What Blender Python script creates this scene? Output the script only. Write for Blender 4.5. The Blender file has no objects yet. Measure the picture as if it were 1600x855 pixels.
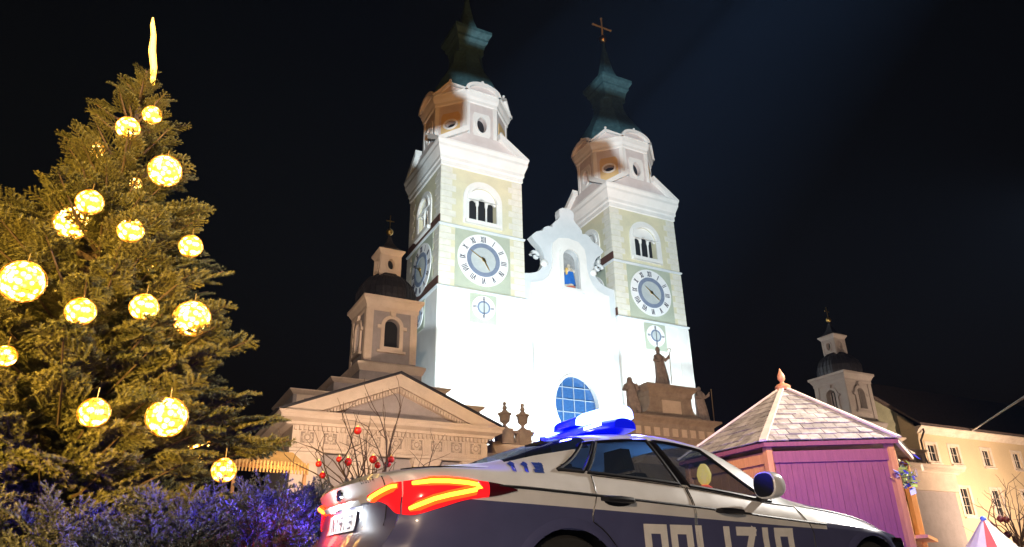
import bpy, bmesh, math, random
import numpy as np
from mathutils import Matrix, Vector
random.seed(7)
rng = np.random.default_rng(7)
scene = bpy.context.scene
col = scene.collection
R = math.radians

# ------------------------------------------------------------------ camera
FPX, YAW, PITCH, ROLL, HCAM = 1120.0, 0.48213, 0.41026, -0.019178, 0.4008
_f = np.array([math.sin(YAW)*math.cos(PITCH), math.cos(YAW)*math.cos(PITCH), math.sin(PITCH)])
_r = np.array([math.cos(YAW), -math.sin(YAW), 0.0])
_u = np.cross(_r, _f)
CR = _r*math.cos(ROLL)+_u*math.sin(ROLL)
CU = _u*math.cos(ROLL)-_r*math.sin(ROLL)
cam_d = bpy.data.cameras.new('camera')
cam = bpy.data.objects.new('camera', cam_d)
col.objects.link(cam)
cam.matrix_world = Matrix(((CR[0], CU[0], -_f[0], 0), (CR[1], CU[1], -_f[1], 0), (CR[2], CU[2], -_f[2], HCAM), (0, 0, 0, 1)))
cam_d.sensor_width = 36.0
cam_d.lens = 36.0*FPX/1600.0
cam_d.clip_start = 0.05
cam_d.clip_end = 2000
scene.camera = cam

# ------------------------------------------------------------------ world, view
world = bpy.data.worlds.new('World')
scene.world = world
world.use_nodes = True
wn = world.node_tree
sky = wn.nodes.new('ShaderNodeTexSky')
sky.sky_type = 'NISHITA'
sky.sun_disc = False
sky.sun_elevation = R(-3.0)
sky.sun_rotation = R(200)
wn.links.new(sky.outputs[0], wn.nodes['Background'].inputs[0])
wn.nodes['Background'].inputs[1].default_value = 0.05
scene.view_settings.view_transform = 'Standard'
scene.view_settings.look = 'None'
scene.view_settings.gamma = 1.0
scene.view_settings.exposure = 0.0
scene.cycles.use_denoising = True
scene.cycles.max_bounces = 6
scene.cycles.diffuse_bounces = 3
scene.cycles.transparent_max_bounces = 8
scene.cycles.sample_clamp_indirect = 4.0

# ------------------------------------------------------------------ pixel helpers (a pixel only gives a direction)
def ray(u, v):
    d = CR*(u-800)-CU*(v-427.5)+_f*FPX
    return d/np.linalg.norm(d)
O3 = np.array([0, 0, HCAM])
def onY(u, v, Y):
    d = ray(u, v); return O3+d*(Y/d[1])
def onDist(u, v, dist):
    d = ray(u, v); return O3+d*(dist/math.hypot(d[0], d[1]))

# ------------------------------------------------------------------ materials
MATS = {}
def mat(name, c, rough=0.7, c2=None, scale=3.0, bump=0.0, bscale=40.0, metal=0.0, emit=None, es=0.0, coat=0.0, spec=0.4, stretch=None):
    if name in MATS: return MATS[name]
    m = bpy.data.materials.new(name); m.use_nodes = True
    nt = m.node_tree; b = nt.nodes['Principled BSDF']
    b.inputs['Base Color'].default_value = (*c, 1)
    b.inputs['Roughness'].default_value = rough
    b.inputs['Metallic'].default_value = metal
    b.inputs['Specular IOR Level'].default_value = spec
    b.inputs['Coat Weight'].default_value = coat
    if c2 is not None or bump:
        tc = nt.nodes.new('ShaderNodeTexCoord')
        src = tc.outputs['Object']
        if stretch:
            mp = nt.nodes.new('ShaderNodeMapping'); mp.inputs['Scale'].default_value = stretch
            nt.links.new(src, mp.inputs[0]); src = mp.outputs[0]
    if c2 is not None:
        n = nt.nodes.new('ShaderNodeTexNoise'); n.inputs['Scale'].default_value = scale; n.inputs['Detail'].default_value = 6; n.inputs['Roughness'].default_value = 0.65
        nt.links.new(src, n.inputs['Vector'])
        rp = nt.nodes.new('ShaderNodeValToRGB'); rp.color_ramp.elements[0].position = 0.33; rp.color_ramp.elements[1].position = 0.67
        rp.color_ramp.elements[0].color = (*c2, 1); rp.color_ramp.elements[1].color = (*c, 1)
        nt.links.new(n.outputs['Fac'], rp.inputs[0]); nt.links.new(rp.outputs[0], b.inputs['Base Color'])
    if bump:
        n2 = nt.nodes.new('ShaderNodeTexNoise'); n2.inputs['Scale'].default_value = bscale; n2.inputs['Detail'].default_value = 4
        nt.links.new(src, n2.inputs['Vector'])
        bp = nt.nodes.new('ShaderNodeBump'); bp.inputs['Strength'].default_value = bump; bp.inputs['Distance'].default_value = 0.02
        nt.links.new(n2.outputs['Fac'], bp.inputs['Height']); nt.links.new(bp.outputs[0], b.inputs['Normal'])
    if emit:
        b.inputs['Emission Color'].default_value = (*emit, 1); b.inputs['Emission Strength'].default_value = es
    MATS[name] = m
    return m

# ------------------------------------------------------------------ mesh builder
ORG = {}
class MB:
    def __init__(s): s.v = []; s.f = []
    def add(s, vs, fs):
        o = len(s.v); s.v += [tuple(map(float, p)) for p in vs]; s.f += [tuple(i+o for i in f) for f in fs]; return s
    def box(s, x0, x1, y0, y1, z0, z1):
        return s.add([(x0,y0,z0),(x1,y0,z0),(x1,y1,z0),(x0,y1,z0),(x0,y0,z1),(x1,y0,z1),(x1,y1,z1),(x0,y1,z1)],
                     [(0,3,2,1),(4,5,6,7),(0,1,5,4),(1,2,6,5),(2,3,7,6),(3,0,4,7)])
    def loft(s, rings, cap0=True, cap1=True, closed=True):
        n = len(rings[0]); o = len(s.v)
        for r in rings: s.v += [tuple(map(float, p)) for p in r]
        for i in range(len(rings)-1):
            for j in range(n if closed else n-1):
                a = o+i*n+j; b = o+i*n+(j+1) % n
                s.f.append((a, b, b+n, a+n))
        if cap0: s.f.append(tuple(o+j for j in reversed(range(n))))
        if cap1: s.f.append(tuple(o+(len(rings)-1)*n+j for j in range(n)))
        return s
    def prism_y(s, poly, y0, y1):          # polygon in (x,z), extruded along y
        return s.loft([[(x, y0, z) for x, z in poly], [(x, y1, z) for x, z in poly]])
    def prism_x(s, poly, x0, x1):          # polygon in (y,z)
        return s.loft([[(x0, y, z) for y, z in poly], [(x1, y, z) for y, z in poly]])
    def ring_y(s, outer, inner, y0, y1):   # frame with equal counts of outer and inner points (x,z)
        n = len(outer); o = len(s.v)
        for P, y in ((outer, y0), (inner, y0), (outer, y1), (inner, y1)): s.v += [(float(x), float(y), float(z)) for x, z in P]
        for j in range(n):
            k = (j+1) % n
            a, b, c, d = o, o+n, o+2*n, o+3*n
            s.f += [(a+j, a+k, b+k, b+j), (c+k, c+j, d+j, d+k), (a+k, a+j, c+j, c+k), (b+j, b+k, d+k, d+j)]
        return s
    def sq(s, cx, cy, prof):               # square lathe: [(half, z)]
        return s.loft([[(cx-h, cy-h, z), (cx+h, cy-h, z), (cx+h, cy+h, z), (cx-h, cy+h, z)] for h, z in prof])
    def lathe(s, cx, cy, prof, n=16, ph=0.0):
        return s.loft([[(cx+r*math.cos(ph+2*math.pi*j/n), cy+r*math.sin(ph+2*math.pi*j/n), z) for j in range(n)] for r, z in prof])
    def rlathe(s, cx, cy, prof, hx, hy):   # rectangle lathe with offset: [(off, z)]
        return s.loft([[(cx-hx-o, cy-hy-o, z), (cx+hx+o, cy-hy-o, z), (cx+hx+o, cy+hy+o, z), (cx-hx-o, cy+hy+o, z)] for o, z in prof])
    def tube(s, pts, rad, n=6):
        pts = [np.array(p, float) for p in pts]
        if not hasattr(rad, '__len__'): rad = [rad]*len(pts)
        rings = []
        for i, p in enumerate(pts):
            t = pts[min(i+1, len(pts)-1)]-pts[max(i-1, 0)]; t = t/(np.linalg.norm(t)+1e-9)
            a = np.array([0, 0, 1.0]) if abs(t[2]) < 0.9 else np.array([1.0, 0, 0])
            e1 = np.cross(t, a); e1 /= np.linalg.norm(e1); e2 = np.cross(t, e1)
            rings.append([p+rad[i]*(math.cos(2*math.pi*j/n)*e1+math.sin(2*math.pi*j/n)*e2) for j in range(n)])
        return s.loft(rings)
    def sphere(s, c, r, n=12, m=8, sz=1.0):
        return s.lathe_at(c, [(max(r*math.sin(math.pi*i/m), 1e-4), -r*sz*math.cos(math.pi*i/m)) for i in range(m+1)], n)
    def lathe_at(s, c, prof, n):
        return s.lathe(c[0], c[1], [(r, z+c[2]) for r, z in prof], n)
    def grid(s, P):                         # P[i][j] points
        ni, nj = len(P), len(P[0]); o = len(s.v)
        for row in P: s.v += [tuple(map(float, p)) for p in row]
        for i in range(ni-1):
            for j in range(nj-1):
                a = o+i*nj+j; s.f.append((a, a+1, a+nj+1, a+nj))
        return s
    def build(s, name, m, parent=None, smooth=False, kind=None, label=None, angle=35, tf=None, normals=True):
        root = parent
        while root is not None and root.parent is not None: root = root.parent
        off = ORG.get(root.name, (0, 0, 0)) if root is not None else (0, 0, 0)
        vs = s.v if tf is None else [tf(*p) for p in s.v]
        me = bpy.data.meshes.new(name)
        me.from_pydata([(x-off[0], y-off[1], z-off[2]) for x, y, z in vs], [], s.f)
        if normals:
            bm = bmesh.new(); bm.from_mesh(me); bmesh.ops.recalc_face_normals(bm, faces=bm.faces); bm.to_mesh(me); bm.free()
        if smooth:
            me.polygons.foreach_set('use_smooth', [True]*len(me.polygons))
            try: me.set_sharp_from_angle(angle=R(angle))
            except Exception: pass
        o = bpy.data.objects.new(name, me); me.materials.append(m)
        o.parent = parent
        if kind: o['kind'] = kind
        if label: o['label'] = label
        col.objects.link(o)
        return o

def thing(name, label, cat, loc=(0, 0, 0), rotz=0.0, group=None, local=False):
    o = bpy.data.objects.new(name, None); o.empty_display_size = 0.2
    o.location = loc; o.rotation_euler = (0, 0, rotz)
    o['label'] = label; o['category'] = cat
    if group: o['group'] = group
    col.objects.link(o)
    ORG[o.name] = (0, 0, 0) if local else tuple(loc)
    return o
def tag(o, label, cat, group=None):
    o['label'] = label; o['category'] = cat
    if group: o['group'] = group
    return o
def rebase(o, loc):                         # move a single mesh's origin to its base
    loc = Vector(loc); o.data.transform(Matrix.Translation(-loc)); o.location = loc; return o
def carve(mb, cutter):                      # boolean difference of two closed builders
    obs = []
    for q in (mb, cutter):
        me = bpy.data.meshes.new('tmp'); me.from_pydata(q.v, [], q.f)
        bm = bmesh.new(); bm.from_mesh(me); bmesh.ops.recalc_face_normals(bm, faces=bm.faces); bm.to_mesh(me); bm.free()
        o = bpy.data.objects.new('tmp', me); col.objects.link(o); obs.append(o)
    md = obs[0].modifiers.new('b', 'BOOLEAN'); md.operation = 'DIFFERENCE'; md.solver = 'EXACT'; md.object = obs[1]
    dg = bpy.context.evaluated_depsgraph_get(); dg.update()
    new = bpy.data.meshes.new_from_object(obs[0].evaluated_get(dg))
    out = MB(); out.v = [tuple(v.co) for v in new.vertices]; out.f = [tuple(p.vertices) for p in new.polygons]
    for o in obs:
        me = o.data; bpy.data.objects.remove(o); bpy.data.meshes.remove(me)
    bpy.data.meshes.remove(new)
    return out
def point(name, loc, power, c, r=0.05, parent=None):
    l = bpy.data.lights.new(name, 'POINT'); l.energy = power; l.color = c; l.shadow_soft_size = r
    o = bpy.data.objects.new(name, l); o.location = loc; o.parent = parent; col.objects.link(o); return o
def aim(o, target):
    d = Vector(target)-o.location; o.rotation_euler = d.to_track_quat('-Z', 'Y').to_euler()
def arch(cx, zb, w, zs, n=14, rx=None):     # arched outline: jambs from zb to zs, then a half circle
    h = w/2; p = [(cx-h, zb), (cx+h, zb)]
    for i in range(n+1):
        a = math.pi*i/n; p.append((cx+h*math.cos(a), zs+h*math.sin(a)))
    return p
def oval(cx, cz, rx, rz, n=24): return [(cx+rx*math.cos(2*math.pi*i/n), cz+rz*math.sin(2*math.pi*i/n)) for i in range(n)]
# ================================================================== setting
M_GROUND = mat('cobble_paving', (0.17, 0.15, 0.13), 0.75, (0.09, 0.08, 0.075), 9.0, 0.6, 14.0)
g = MB().grid([[(x, y, 0.0) for x in np.linspace(-400, 500, 19)] for y in np.linspace(-400, 500, 19)]).build('ground', M_GROUND, normals=False)
g['kind'] = 'structure'

# ================================================================== cathedral
M_QUO = mat('quoin_plaster', (0.72, 0.70, 0.62), 0.85, (0.62, 0.60, 0.52), 1.5, 0.2, 9)
M_YEL = mat('yellow_plaster', (0.66, 0.62, 0.43), 0.85, (0.56, 0.53, 0.38), 0.6, 0.15, 9)
M_WHT = mat('white_plaster', (0.78, 0.77, 0.74), 0.8, (0.70, 0.69, 0.66), 0.7, 0.12, 9)
M_GRY = mat('grey_plaster', (0.62, 0.65, 0.67), 0.8, (0.54, 0.58, 0.60), 0.7, 0.12, 9)
M_PNL = mat('green_grey_panel', (0.42, 0.46, 0.36), 0.85, (0.36, 0.40, 0.32), 0.8)
M_PNK = mat('pinkish_plaster', (0.62, 0.57, 0.55), 0.85, (0.54, 0.48, 0.46), 0.9, 0.12, 8)
M_OCH = mat('ochre_plaster', (0.62, 0.44, 0.20), 0.85, (0.54, 0.38, 0.18), 0.9)
M_DARK = mat('painted_interior_dark', (0.012, 0.012, 0.014), 0.9)  # near-black panels painting the unlit interior behind the carved windows
M_COP = mat('weathered_copper', (0.07, 0.16, 0.18), 0.5, (0.035, 0.085, 0.10), 2.5, 0.2, 20, metal=0.2)
M_GOLD = mat('gilding', (0.75, 0.50, 0.16), 0.3, metal=1.0)
M_DIAL = mat('dial_white', (0.80, 0.80, 0.80), 0.6, (0.72, 0.73, 0.74), 1.5)
M_DBLU = mat('dial_blue_grey', (0.20, 0.24, 0.33), 0.6, (0.15, 0.19, 0.27), 2.5)
M_DGRY = mat('dial_grey', (0.46, 0.50, 0.50), 0.6, (0.40, 0.44, 0.45), 2.0)
M_INK = mat('numeral_black', (0.06, 0.06, 0.08), 0.6)
M_ROOF = mat('dark_roof_tiles', (0.11, 0.075, 0.065), 0.85, (0.06, 0.042, 0.038), 4, 0.3, 20)
M_RGLS = mat('window_glass_blue', (0.03, 0.09, 0.22), 0.12, (0.02, 0.06, 0.16), 5, spec=0.8)

M_LEDGE = mat('red_brown_tiles', (0.11, 0.045, 0.03), 0.85, (0.07, 0.03, 0.022), 3, 0.3, 15)
CX, YF = 36.1, 56.0
church = thing('cathedral', 'floodlit twin-towered cathedral with white facade and curved gable', 'church', (CX, YF, 0))
ROM = {1: 'I', 2: 'II', 3: 'III', 4: 'IV', 5: 'V', 6: 'VI', 7: 'VII', 8: 'VIII', 9: 'IX', 10: 'X', 11: 'XI', 12: 'XII'}
def numeral_mb(txt, r0, r1, ang, cz, d, cw):
    m = MB(); pitch = 0.155
    ws = [{'I': 1.0, 'V': 1.7, 'X': 1.7}[c]*pitch for c in txt]; x = -sum(ws)/2
    for c, w in zip(txt, ws):
        t = 0.075
        segs = {'I': [((0.5, 0), (0.5, 1))], 'V': [((0.1, 1), (0.5, 0)), ((0.9, 1), (0.5, 0))], 'X': [((0.1, 0), (0.9, 1)), ((0.1, 1), (0.9, 0))]}[c]
        for (a0, b0), (a1, b1) in segs:
            p = []
            for (aa, bb, sg) in ((a0, b0, -1), (a0, b0, 1), (a1, b1, 1), (a1, b1, -1)):
                u = x+aa*w+sg*t/2; rr = r0+(r1-r0)*bb
                p.append((cw*0+u*math.cos(ang)+rr*math.sin(ang), cz-u*math.sin(ang)+rr*math.cos(ang)))
            m.prism_y(p, d-0.03, d)
        x += w
    return m

def tower(cx, hands, sides=('front', 'left')):
    yc = YF+4.525
    # shaft: three storeys, each a little narrower, belfry openings carved
    S = [(4.46, 25.38, 31.8), (4.4, 31.8, 38.6)]
    sh = MB()
    ring = []
    for h, a, b in S: ring += [(h, a), (h, b)]
    sh.sq(cx, yc, ring)
    tfs = {'front': lambda h: (lambda u, d, w: (cx+u, yc-h+d, w)), 'left': lambda h: (lambda u, d, w: (cx-h+d, yc-u, w))}
    for sd in sides:
        c = MB().prism_y(arch(0, 32.7, 3.0, 35.0), -1.0, 1.1); c.v = [tfs[sd](4.4)(*p) for p in c.v]
        sh = carve(sh, c)
    # the shaft is yellow plaster; the corner strips of white quoins lie on it
    t = sh.build('tower', M_YEL, church)
    MB().box(cx-4.525, cx+4.525, yc-4.525, yc+4.525, 0, 25.38).build('tower_base', M_WHT, t)
    for z, h in ((25.4, 4.6), (31.8, 4.53)):
        MB().rlathe(cx, yc, [(0.0, z-0.22), (0.10, z-0.16), (0.16, z), (0.03, z+0.12), (0.0, z+0.14)], h-0.075, h-0.075).build('string_course', M_GRY, t)
    MB().rlathe(cx, yc, [(0.0, 38.2), (0.12, 38.3), (0.12, 38.75), (0.24, 38.9), (0.24, 39.25), (0.36, 39.6), (0.54, 40.1), (0.54, 40.4), (0.66, 40.75), (0.66, 40.95), (0.0, 41.15)], 4.4, 4.4).build('cornice', M_WHT, t)
    for z, h in ((25.42, 4.46), (31.82, 4.4), (38.0, None)):
        if h: MB().prism_y([(-h-.02, z+.13), (h+.02, z+.13), (h+.02, z+.95), (-h-.02, z+.95)], -.10, .0).build('tile_ledge', M_LEDGE, t, tf=tfs['left'](h))
    for sd in sides:
        f1, f2, f3 = (tfs[sd](h) for h in (4.525, 4.46, 4.4))
        # corner quoins: alternating long and short blocks
        for base, top, f, hh in ((25.55, 31.5, f2, 4.46), (32.0, 38.15, f3, 4.4), (12.0, 25.1, f1, 4.525)):
            n = int((top-base)/0.62); dz = (top-base)/n
            if base == 12.0:
                for s in (-1, 1):
                    MB().box(min(s*hh, s*(hh-1.5)), max(s*hh, s*(hh-1.5)), -0.05, 0.0, base, top).build('corner_strip', M_WHT, t, tf=f)
                continue
            for s in (-1, 1):
                for i in range(n):
                    w = 1.55 if i % 2 else 1.15
                    a, b = sorted((s*(hh-0.004), s*(hh-w)))
                    MB().box(a, b, -0.045, 0.0, base+i*dz+0.03, base+(i+1)*dz-0.03).build('quoin', M_QUO, t, tf=f)
        # belfry window: surround, hood, tracery with two colonnettes
        MB().ring_y(arch(0, 32.3, 4.2, 35.1), arch(0, 32.72, 2.98, 35.0), -0.12, 0.02).build('window_surround', M_WHT, t, tf=f3)
        MB().ring_y(arch(0, 35.0, 3.5, 35.08), arch(0, 35.02, 3.0, 35.02), -0.26, -0.12).build('window_hood', M_WHT, t, tf=f3)
        MB().box(-1.9, 1.9, -0.38, -0.12, 32.32, 32.72).build('window_sill', M_WHT, t, tf=f3)
        MB().prism_y(arch(0, 32.7, 2.96, 35.0), 0.75, 0.8).build('interior_dark_panel', M_DARK, t, tf=f3)
        tr = MB().prism_y(arch(0, 34.9, 2.96, 35.0), 0.12, 0.3)
        cu = MB()
        for k in (-1, 0, 1): cu.prism_y(arch(k*0.98, 34.5, 0.72, 35.05 if k == 0 else 34.75, 8), 0.0, 0.5)
        carve(tr, cu).build('tracery', M_WHT, t, tf=f3)
        for k in (-0.5, 0.5):
            MB().lathe(k*0.98, 0.21, [(0.16, 32.72), (0.16, 32.9), (0.10, 33.0), (0.09, 34.45), (0.17, 34.7), (0.17, 34.95)], 10).build('colonnette', M_WHT, t, True, tf=f3)
        # clock
        cz = 28.68
        MB().box(-2.88, 2.88, -0.05, 0.0, 25.6, 31.55).build('clock_panel', M_PNL, t, tf=f2)
        d = MB().prism_y(oval(0, cz, 2.65, 2.65, 48), -0.12, -0.05).build('clock_dial', M_DIAL, t, tf=f2)
        MB().ring_y(oval(0, cz, 1.72, 1.72, 48), oval(0, cz, 1.30, 1.30, 48), -0.18, -0.12).build('dial_ring', M_DBLU, t, tf=f2)
        MB().prism_y(oval(0, cz, 1.29, 1.29, 40), -0.15, -0.12).build('dial_centre', M_DGRY, t, tf=f2)
        for k in range(1, 13):
            numeral_mb(ROM[k], 1.85, 2.45, 2*math.pi*k/12, cz, -0.121, 0).build('numeral', M_INK, t, tf=f2)
        for ang, ln, w in hands:
            ca, sa = math.cos(ang), math.sin(ang)
            P = [(-w, -0.3), (w, -0.3), (w*0.6, ln*0.8), (0, ln), (-w*0.6, ln*0.8)]
            MB().prism_y([(u*ca+r*sa, cz-u*sa+r*ca) for u, r in P], -0.26, -0.2).build('clock_hand', M_GOLD, t, tf=f2)
        MB().prism_y(oval(0, cz, 0.16, 0.16, 12), -0.28, -0.15).build('dial_boss', M_GOLD, t, tf=f2)
        # the small dial below
        cz = 23.85
        MB().box(-1.36, 1.36, -0.06, 0.0, 22.3, 25.17).build('small_panel', M_PNL, t, tf=f1)
        MB().prism_y(oval(0, cz, 1.16, 1.16, 36), -0.12, -0.06).build('small_dial', M_DIAL, t, tf=f1)
        MB().ring_y(oval(0, cz, 0.66, 0.66, 30), oval(0, cz, 0.50, 0.50, 30), -0.17, -0.12).build('small_dial_ring', M_DBLU, t, tf=f1)
        MB().prism_y(oval(0, cz, 0.49, 0.49, 24), -0.15, -0.12).build('small_dial_centre', M_DGRY, t, tf=f1)
        for k in (1, 4, 7, 10):
            a = math.pi*(k-1)/6
            m = MB()
            for o in (-0.06, 0.06):
                m.prism_y([(o*math.cos(a)+r*math.sin(a)+q*math.cos(a), cz-o*math.sin(a)+r*math.cos(a)-q*math.sin(a)) for r, q in ((0.72, -0.03), (0.72, 0.03), (1.08, 0.03), (1.08, -0.03))], -0.15, -0.12)
            m.build('small_dial_mark', M_INK, t, tf=f1)
        MB().prism_y([(-0.04, cz-0.9), (0.04, cz-0.9), (0.02, cz+0.85), (-0.02, cz+0.85)], -0.22, -0.18).build('small_dial_hand', M_INK, t, tf=f1)
        # broken pediment above the cornice
        f = tfs[sd](4.4)
        for s in (-1, 1):
            P = [(s*5.02, 41.0), (s*1.75, 43.35), (s*1.75, 42.65), (s*4.25, 41.0)]
            MB().prism_y(P, -0.62, 0.1).build('raking_cornice', M_WHT, t, tf=f)
        MB().prism_y([(-4.2, 41.02), (4.2, 41.02), (1.9, 42.6), (-1.9, 42.6)], -0.1, 0.3).build('tympanum', M_PNK, t, tf=f)
    # octagonal drum with oval windows
    ap = 4.15; rc = ap/math.cos(math.pi/8); ph = math.pi/8
    dr = MB().lathe(cx, yc, [(rc, 40.9), (rc, 47.0)], 8, ph)
    def face(k, apo):                          # k: 0 front, 1 front-left, 2 left, -1 front-right
        a = -math.pi/2-k*math.pi/4
        n = (math.cos(a), math.sin(a)); tt = (-n[1], n[0])
        return lambda u, d, w: (cx+n[0]*(apo-d)+tt[0]*u, yc+n[1]*(apo-d)+tt[1]*u, w)
    for k in (0, 1, 2, -1):
        rx, rz = ((0.55, 0.95) if k % 2 == 0 else (0.62, 0.44))
        c = MB().prism_y(oval(0, 44.2, rx, rz), -0.5, 0.7); ff = face(k, ap); c.v = [ff(*p) for p in c.v]
        dr = carve(dr, c)
    dr.build('drum', M_PNK, t)
    for k in (0, 1, 2, -1):
        ff = face(k, ap); rx, rz = ((0.55, 0.95) if k % 2 == 0 else (0.62, 0.44))
        w = 1.0 if k % 2 == 0 else 1.05
        out = [(-w, 44.2-1.45), (w, 44.2-1.45), (w, 44.2+1.45), (-w, 44.2+1.45)]
        n = 24; sqo = []
        for i in range(n):
            a = 2*math.pi*i/n; m_ = max(abs(math.cos(a))/w, abs(math.sin(a))/1.45); sqo.append((math.cos(a)/m_, 44.2+math.sin(a)/m_))
        MB().ring_y(sqo, oval(0, 44.2, rx, rz, n), -0.08, 0.0).build('oval_panel', M_OCH if k % 2 else M_WHT, t, tf=ff)
        MB().ring_y(oval(0, 44.2, rx+0.2, rz+0.2), oval(0, 44.2, rx, rz), -0.16, -0.08).build('oval_frame', M_WHT, t, tf=ff)
        MB().prism_y(oval(0, 44.2, rx-0.01, rz-0.01), 0.5, 0.55).build('interior_dark_panel', M_DARK, t, tf=ff)
        for s in (-1, 1):
            MB().box(s*1.52-0.19, s*1.52+0.19, -0.07, 0.0, 41.2, 46.8).build('drum_pilaster', M_WHT, t, tf=ff)
    k8 = 1/math.cos(math.pi/8)
    MB().lathe(cx, yc, [(x*k8, z) for x, z in ((4.16, 46.7), (4.3, 46.8), (4.33, 47.1), (4.5, 47.4), (4.58, 47.8), (4.58, 48.0), (3.9, 48.15))], 8, ph).build('drum_cornice', M_WHT, t)
    for k in range(-2, 4):
        ff = face(k, ap)
        if k % 2 == 0:
            o = [(2.05*math.cos(a), 48.0+1.25*math.sin(a)) for a in np.linspace(0, math.pi, 15)]
        else:
            o = [(-2.05, 48.0), (0, 49.35), (2.05, 48.0)]
            o = [(2.05, 48.0), (1.0, 48.66), (0, 49.35), (-1.0, 48.66), (-2.05, 48.0)]
        i_ = [(x*0.82, 48.0+(z-48.0)*0.72) for x, z in o]
        MB().prism_y(i_, -0.25, 0.3).build('gablet', M_PNK, t, tf=ff)
        ring = MB(); ring.ring_y(o+[(-2.05, 47.98), (2.05, 47.98)], i_+[(-1.68, 47.985), (1.68, 47.985)], -0.62, 0.3); ring.build('gablet_moulding', M_WHT, t, tf=ff)
        zt = 49.25 if k % 2 == 0 else 49.35
        MB().sphere((0, -0.3, zt+0.3), 0.16, 8, 6).lathe(0, -0.3, [(0.06, zt-0.05), (0.06, zt+0.2)], 6).build('gablet_finial', M_WHT, t, True, tf=ff)
    # dome, lantern, spire
    MB().lathe(cx, yc, [(x*k8, z) for x, z in ((4.3, 48.02), (4.3, 48.5), (4.1, 49.4), (3.65, 50.6), (3.0, 51.9), (2.4, 53.0), (1.95, 54.2), (1.75, 55.2), (1.7, 56.0))], 8, ph).build('dome', M_COP, t)
    MB().sq(cx, yc, [(1.5, 55.9), (1.5, 56.4), (1.65, 57.2), (1.9, 57.6), (1.9, 57.9), (2.25, 58.5), (2.25, 58.95), (1.3, 59.2)]).build('lantern', M_COP, t)
    MB().sq(cx, yc, [(1.3, 59.15), (1.0, 60.0), (0.65, 61.4), (0.42, 63.0), (0.2, 64.8), (0.08, 66.2)]).build('spire', M_COP, t)
    MB().sphere((cx, yc, 66.6), 0.55, 16, 10).build('spire_ball', M_GOLD, t, True)
    m = MB().box(cx-0.09, cx+0.09, yc-0.06, yc+0.06, 67.1, 70.1).box(cx-1.35, cx-0.09, yc-0.06, yc+0.06, 68.55, 68.75).box(cx+0.09, cx+1.35, yc-0.06, yc+0.06, 68.55, 68.75)
    for px, pz in ((-1.4, 68.65), (1.4, 68.65), (0, 70.15)): m.sphere((cx+px, yc, pz), 0.17, 8, 6)
    m.build('cross', mat('gilt_iron', (0.62, 0.50, 0.28), 0.5), t)
    return t
tower(26.25, [(R(150), 1.2, 0.07), (R(300), 1.6, 0.05)])
tower(45.95, [(R(128), 1.25, 0.07), (R(308), 1.0, 0.05)])

# facade between the towers with the curved gable
HP = [(0.0, 36.75), (0.45, 36.74), (0.85, 36.5), (0.92, 36.1), (0.85, 35.6), (1.12, 35.2), (1.5, 34.85), (1.78, 34.5), (1.8, 34.15), (2.3, 34.2), (2.75, 33.95), (3.05, 33.5), (3.7, 33.25), (4.05, 32.95), (4.38, 32.6),
      (3.95, 32.1), (3.5, 31.75), (3.2, 31.3), (3.0, 30.9), (2.93, 30.3), (2.98, 29.9), (3.2, 29.4), (3.55, 28.95), (4.0, 28.68), (4.6, 28.48), (5.35, 28.36)]
half = HP+[(5.4, 28.3), (5.4, 0.0)]
poly = [(CX+x, z) for x, z in half]+[(CX-x, z) for x, z in reversed(half) if x > 0]
fb = MB().prism_y(poly, 56.35, 57.2)
fb = carve(fb, MB().prism_y(oval(CX-0.05, 15.75, 2.45, 2.85, 40), 56.0, 56.95))
fb = carve(fb, MB().prism_y(arch(CX+0.1, 27.6, 1.95, 30.9), 56.0, 57.05))
fac = fb.build('facade', M_GRY, church)
inner = [(x, z) for x, z in [(0, 30.9+0.0)]]
IP = [(0, 33.2), (1.2, 33.0), (1.9, 32.3), (2.05, 31.4), (2.05, 30.2), (2.2, 29.4), (2.6, 28.5), (3.2, 27.9), (4.0, 27.6), (4.55, 27.5), (4.55, 0.0)]
ip = [(CX+x, z) for x, z in IP]+[(CX-x, z) for x, z in reversed(IP) if x > 0]
pb = MB().prism_y(ip, 56.22, 56.36)
pb = carve(pb, MB().prism_y(oval(CX-0.05, 15.75, 2.55, 2.95, 40), 56.0, 57))
pb = carve(pb, MB().prism_y(arch(CX+0.1, 27.5, 2.15, 30.9), 56.0, 57))
pb.build('facade_panel', M_WHT, fac)
MB().ring_y(arch(CX+0.1, 27.3, 2.75, 31.0), arch(CX+0.1, 27.62, 1.93, 30.9), 56.06, 56.24).build('niche_frame', M_WHT, fac)
MB().box(CX-1.2, CX+1.4, 55.9, 56.2, 27.1, 27.35).build('niche_sill', M_WHT, fac)
MB().prism_y(arch(CX+0.1, 27.61, 1.94, 30.9), 56.98, 57.02).build('niche_back', mat('niche_grey', (0.30, 0.31, 0.31), 0.9, (0.2, 0.2, 0.2), 2), fac)
for s in (-1, 1):
    sp = [(CX+s*(3.75+ (0.55-0.045*i)*math.cos(i*0.55)*1.0), 30.65+(0.55-0.045*i)*math.sin(i*0.55)) for i in range(12)]
    MB().tube([(x, 56.7, z) for x, z in sp], 0.2, 6).build('volute', M_GRY, fac, True)
    MB().sphere((CX+s*2.9, 56.5, 29.9), 0.42, 12, 8).build('shoulder_ball', M_WHT, fac, True)
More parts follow.
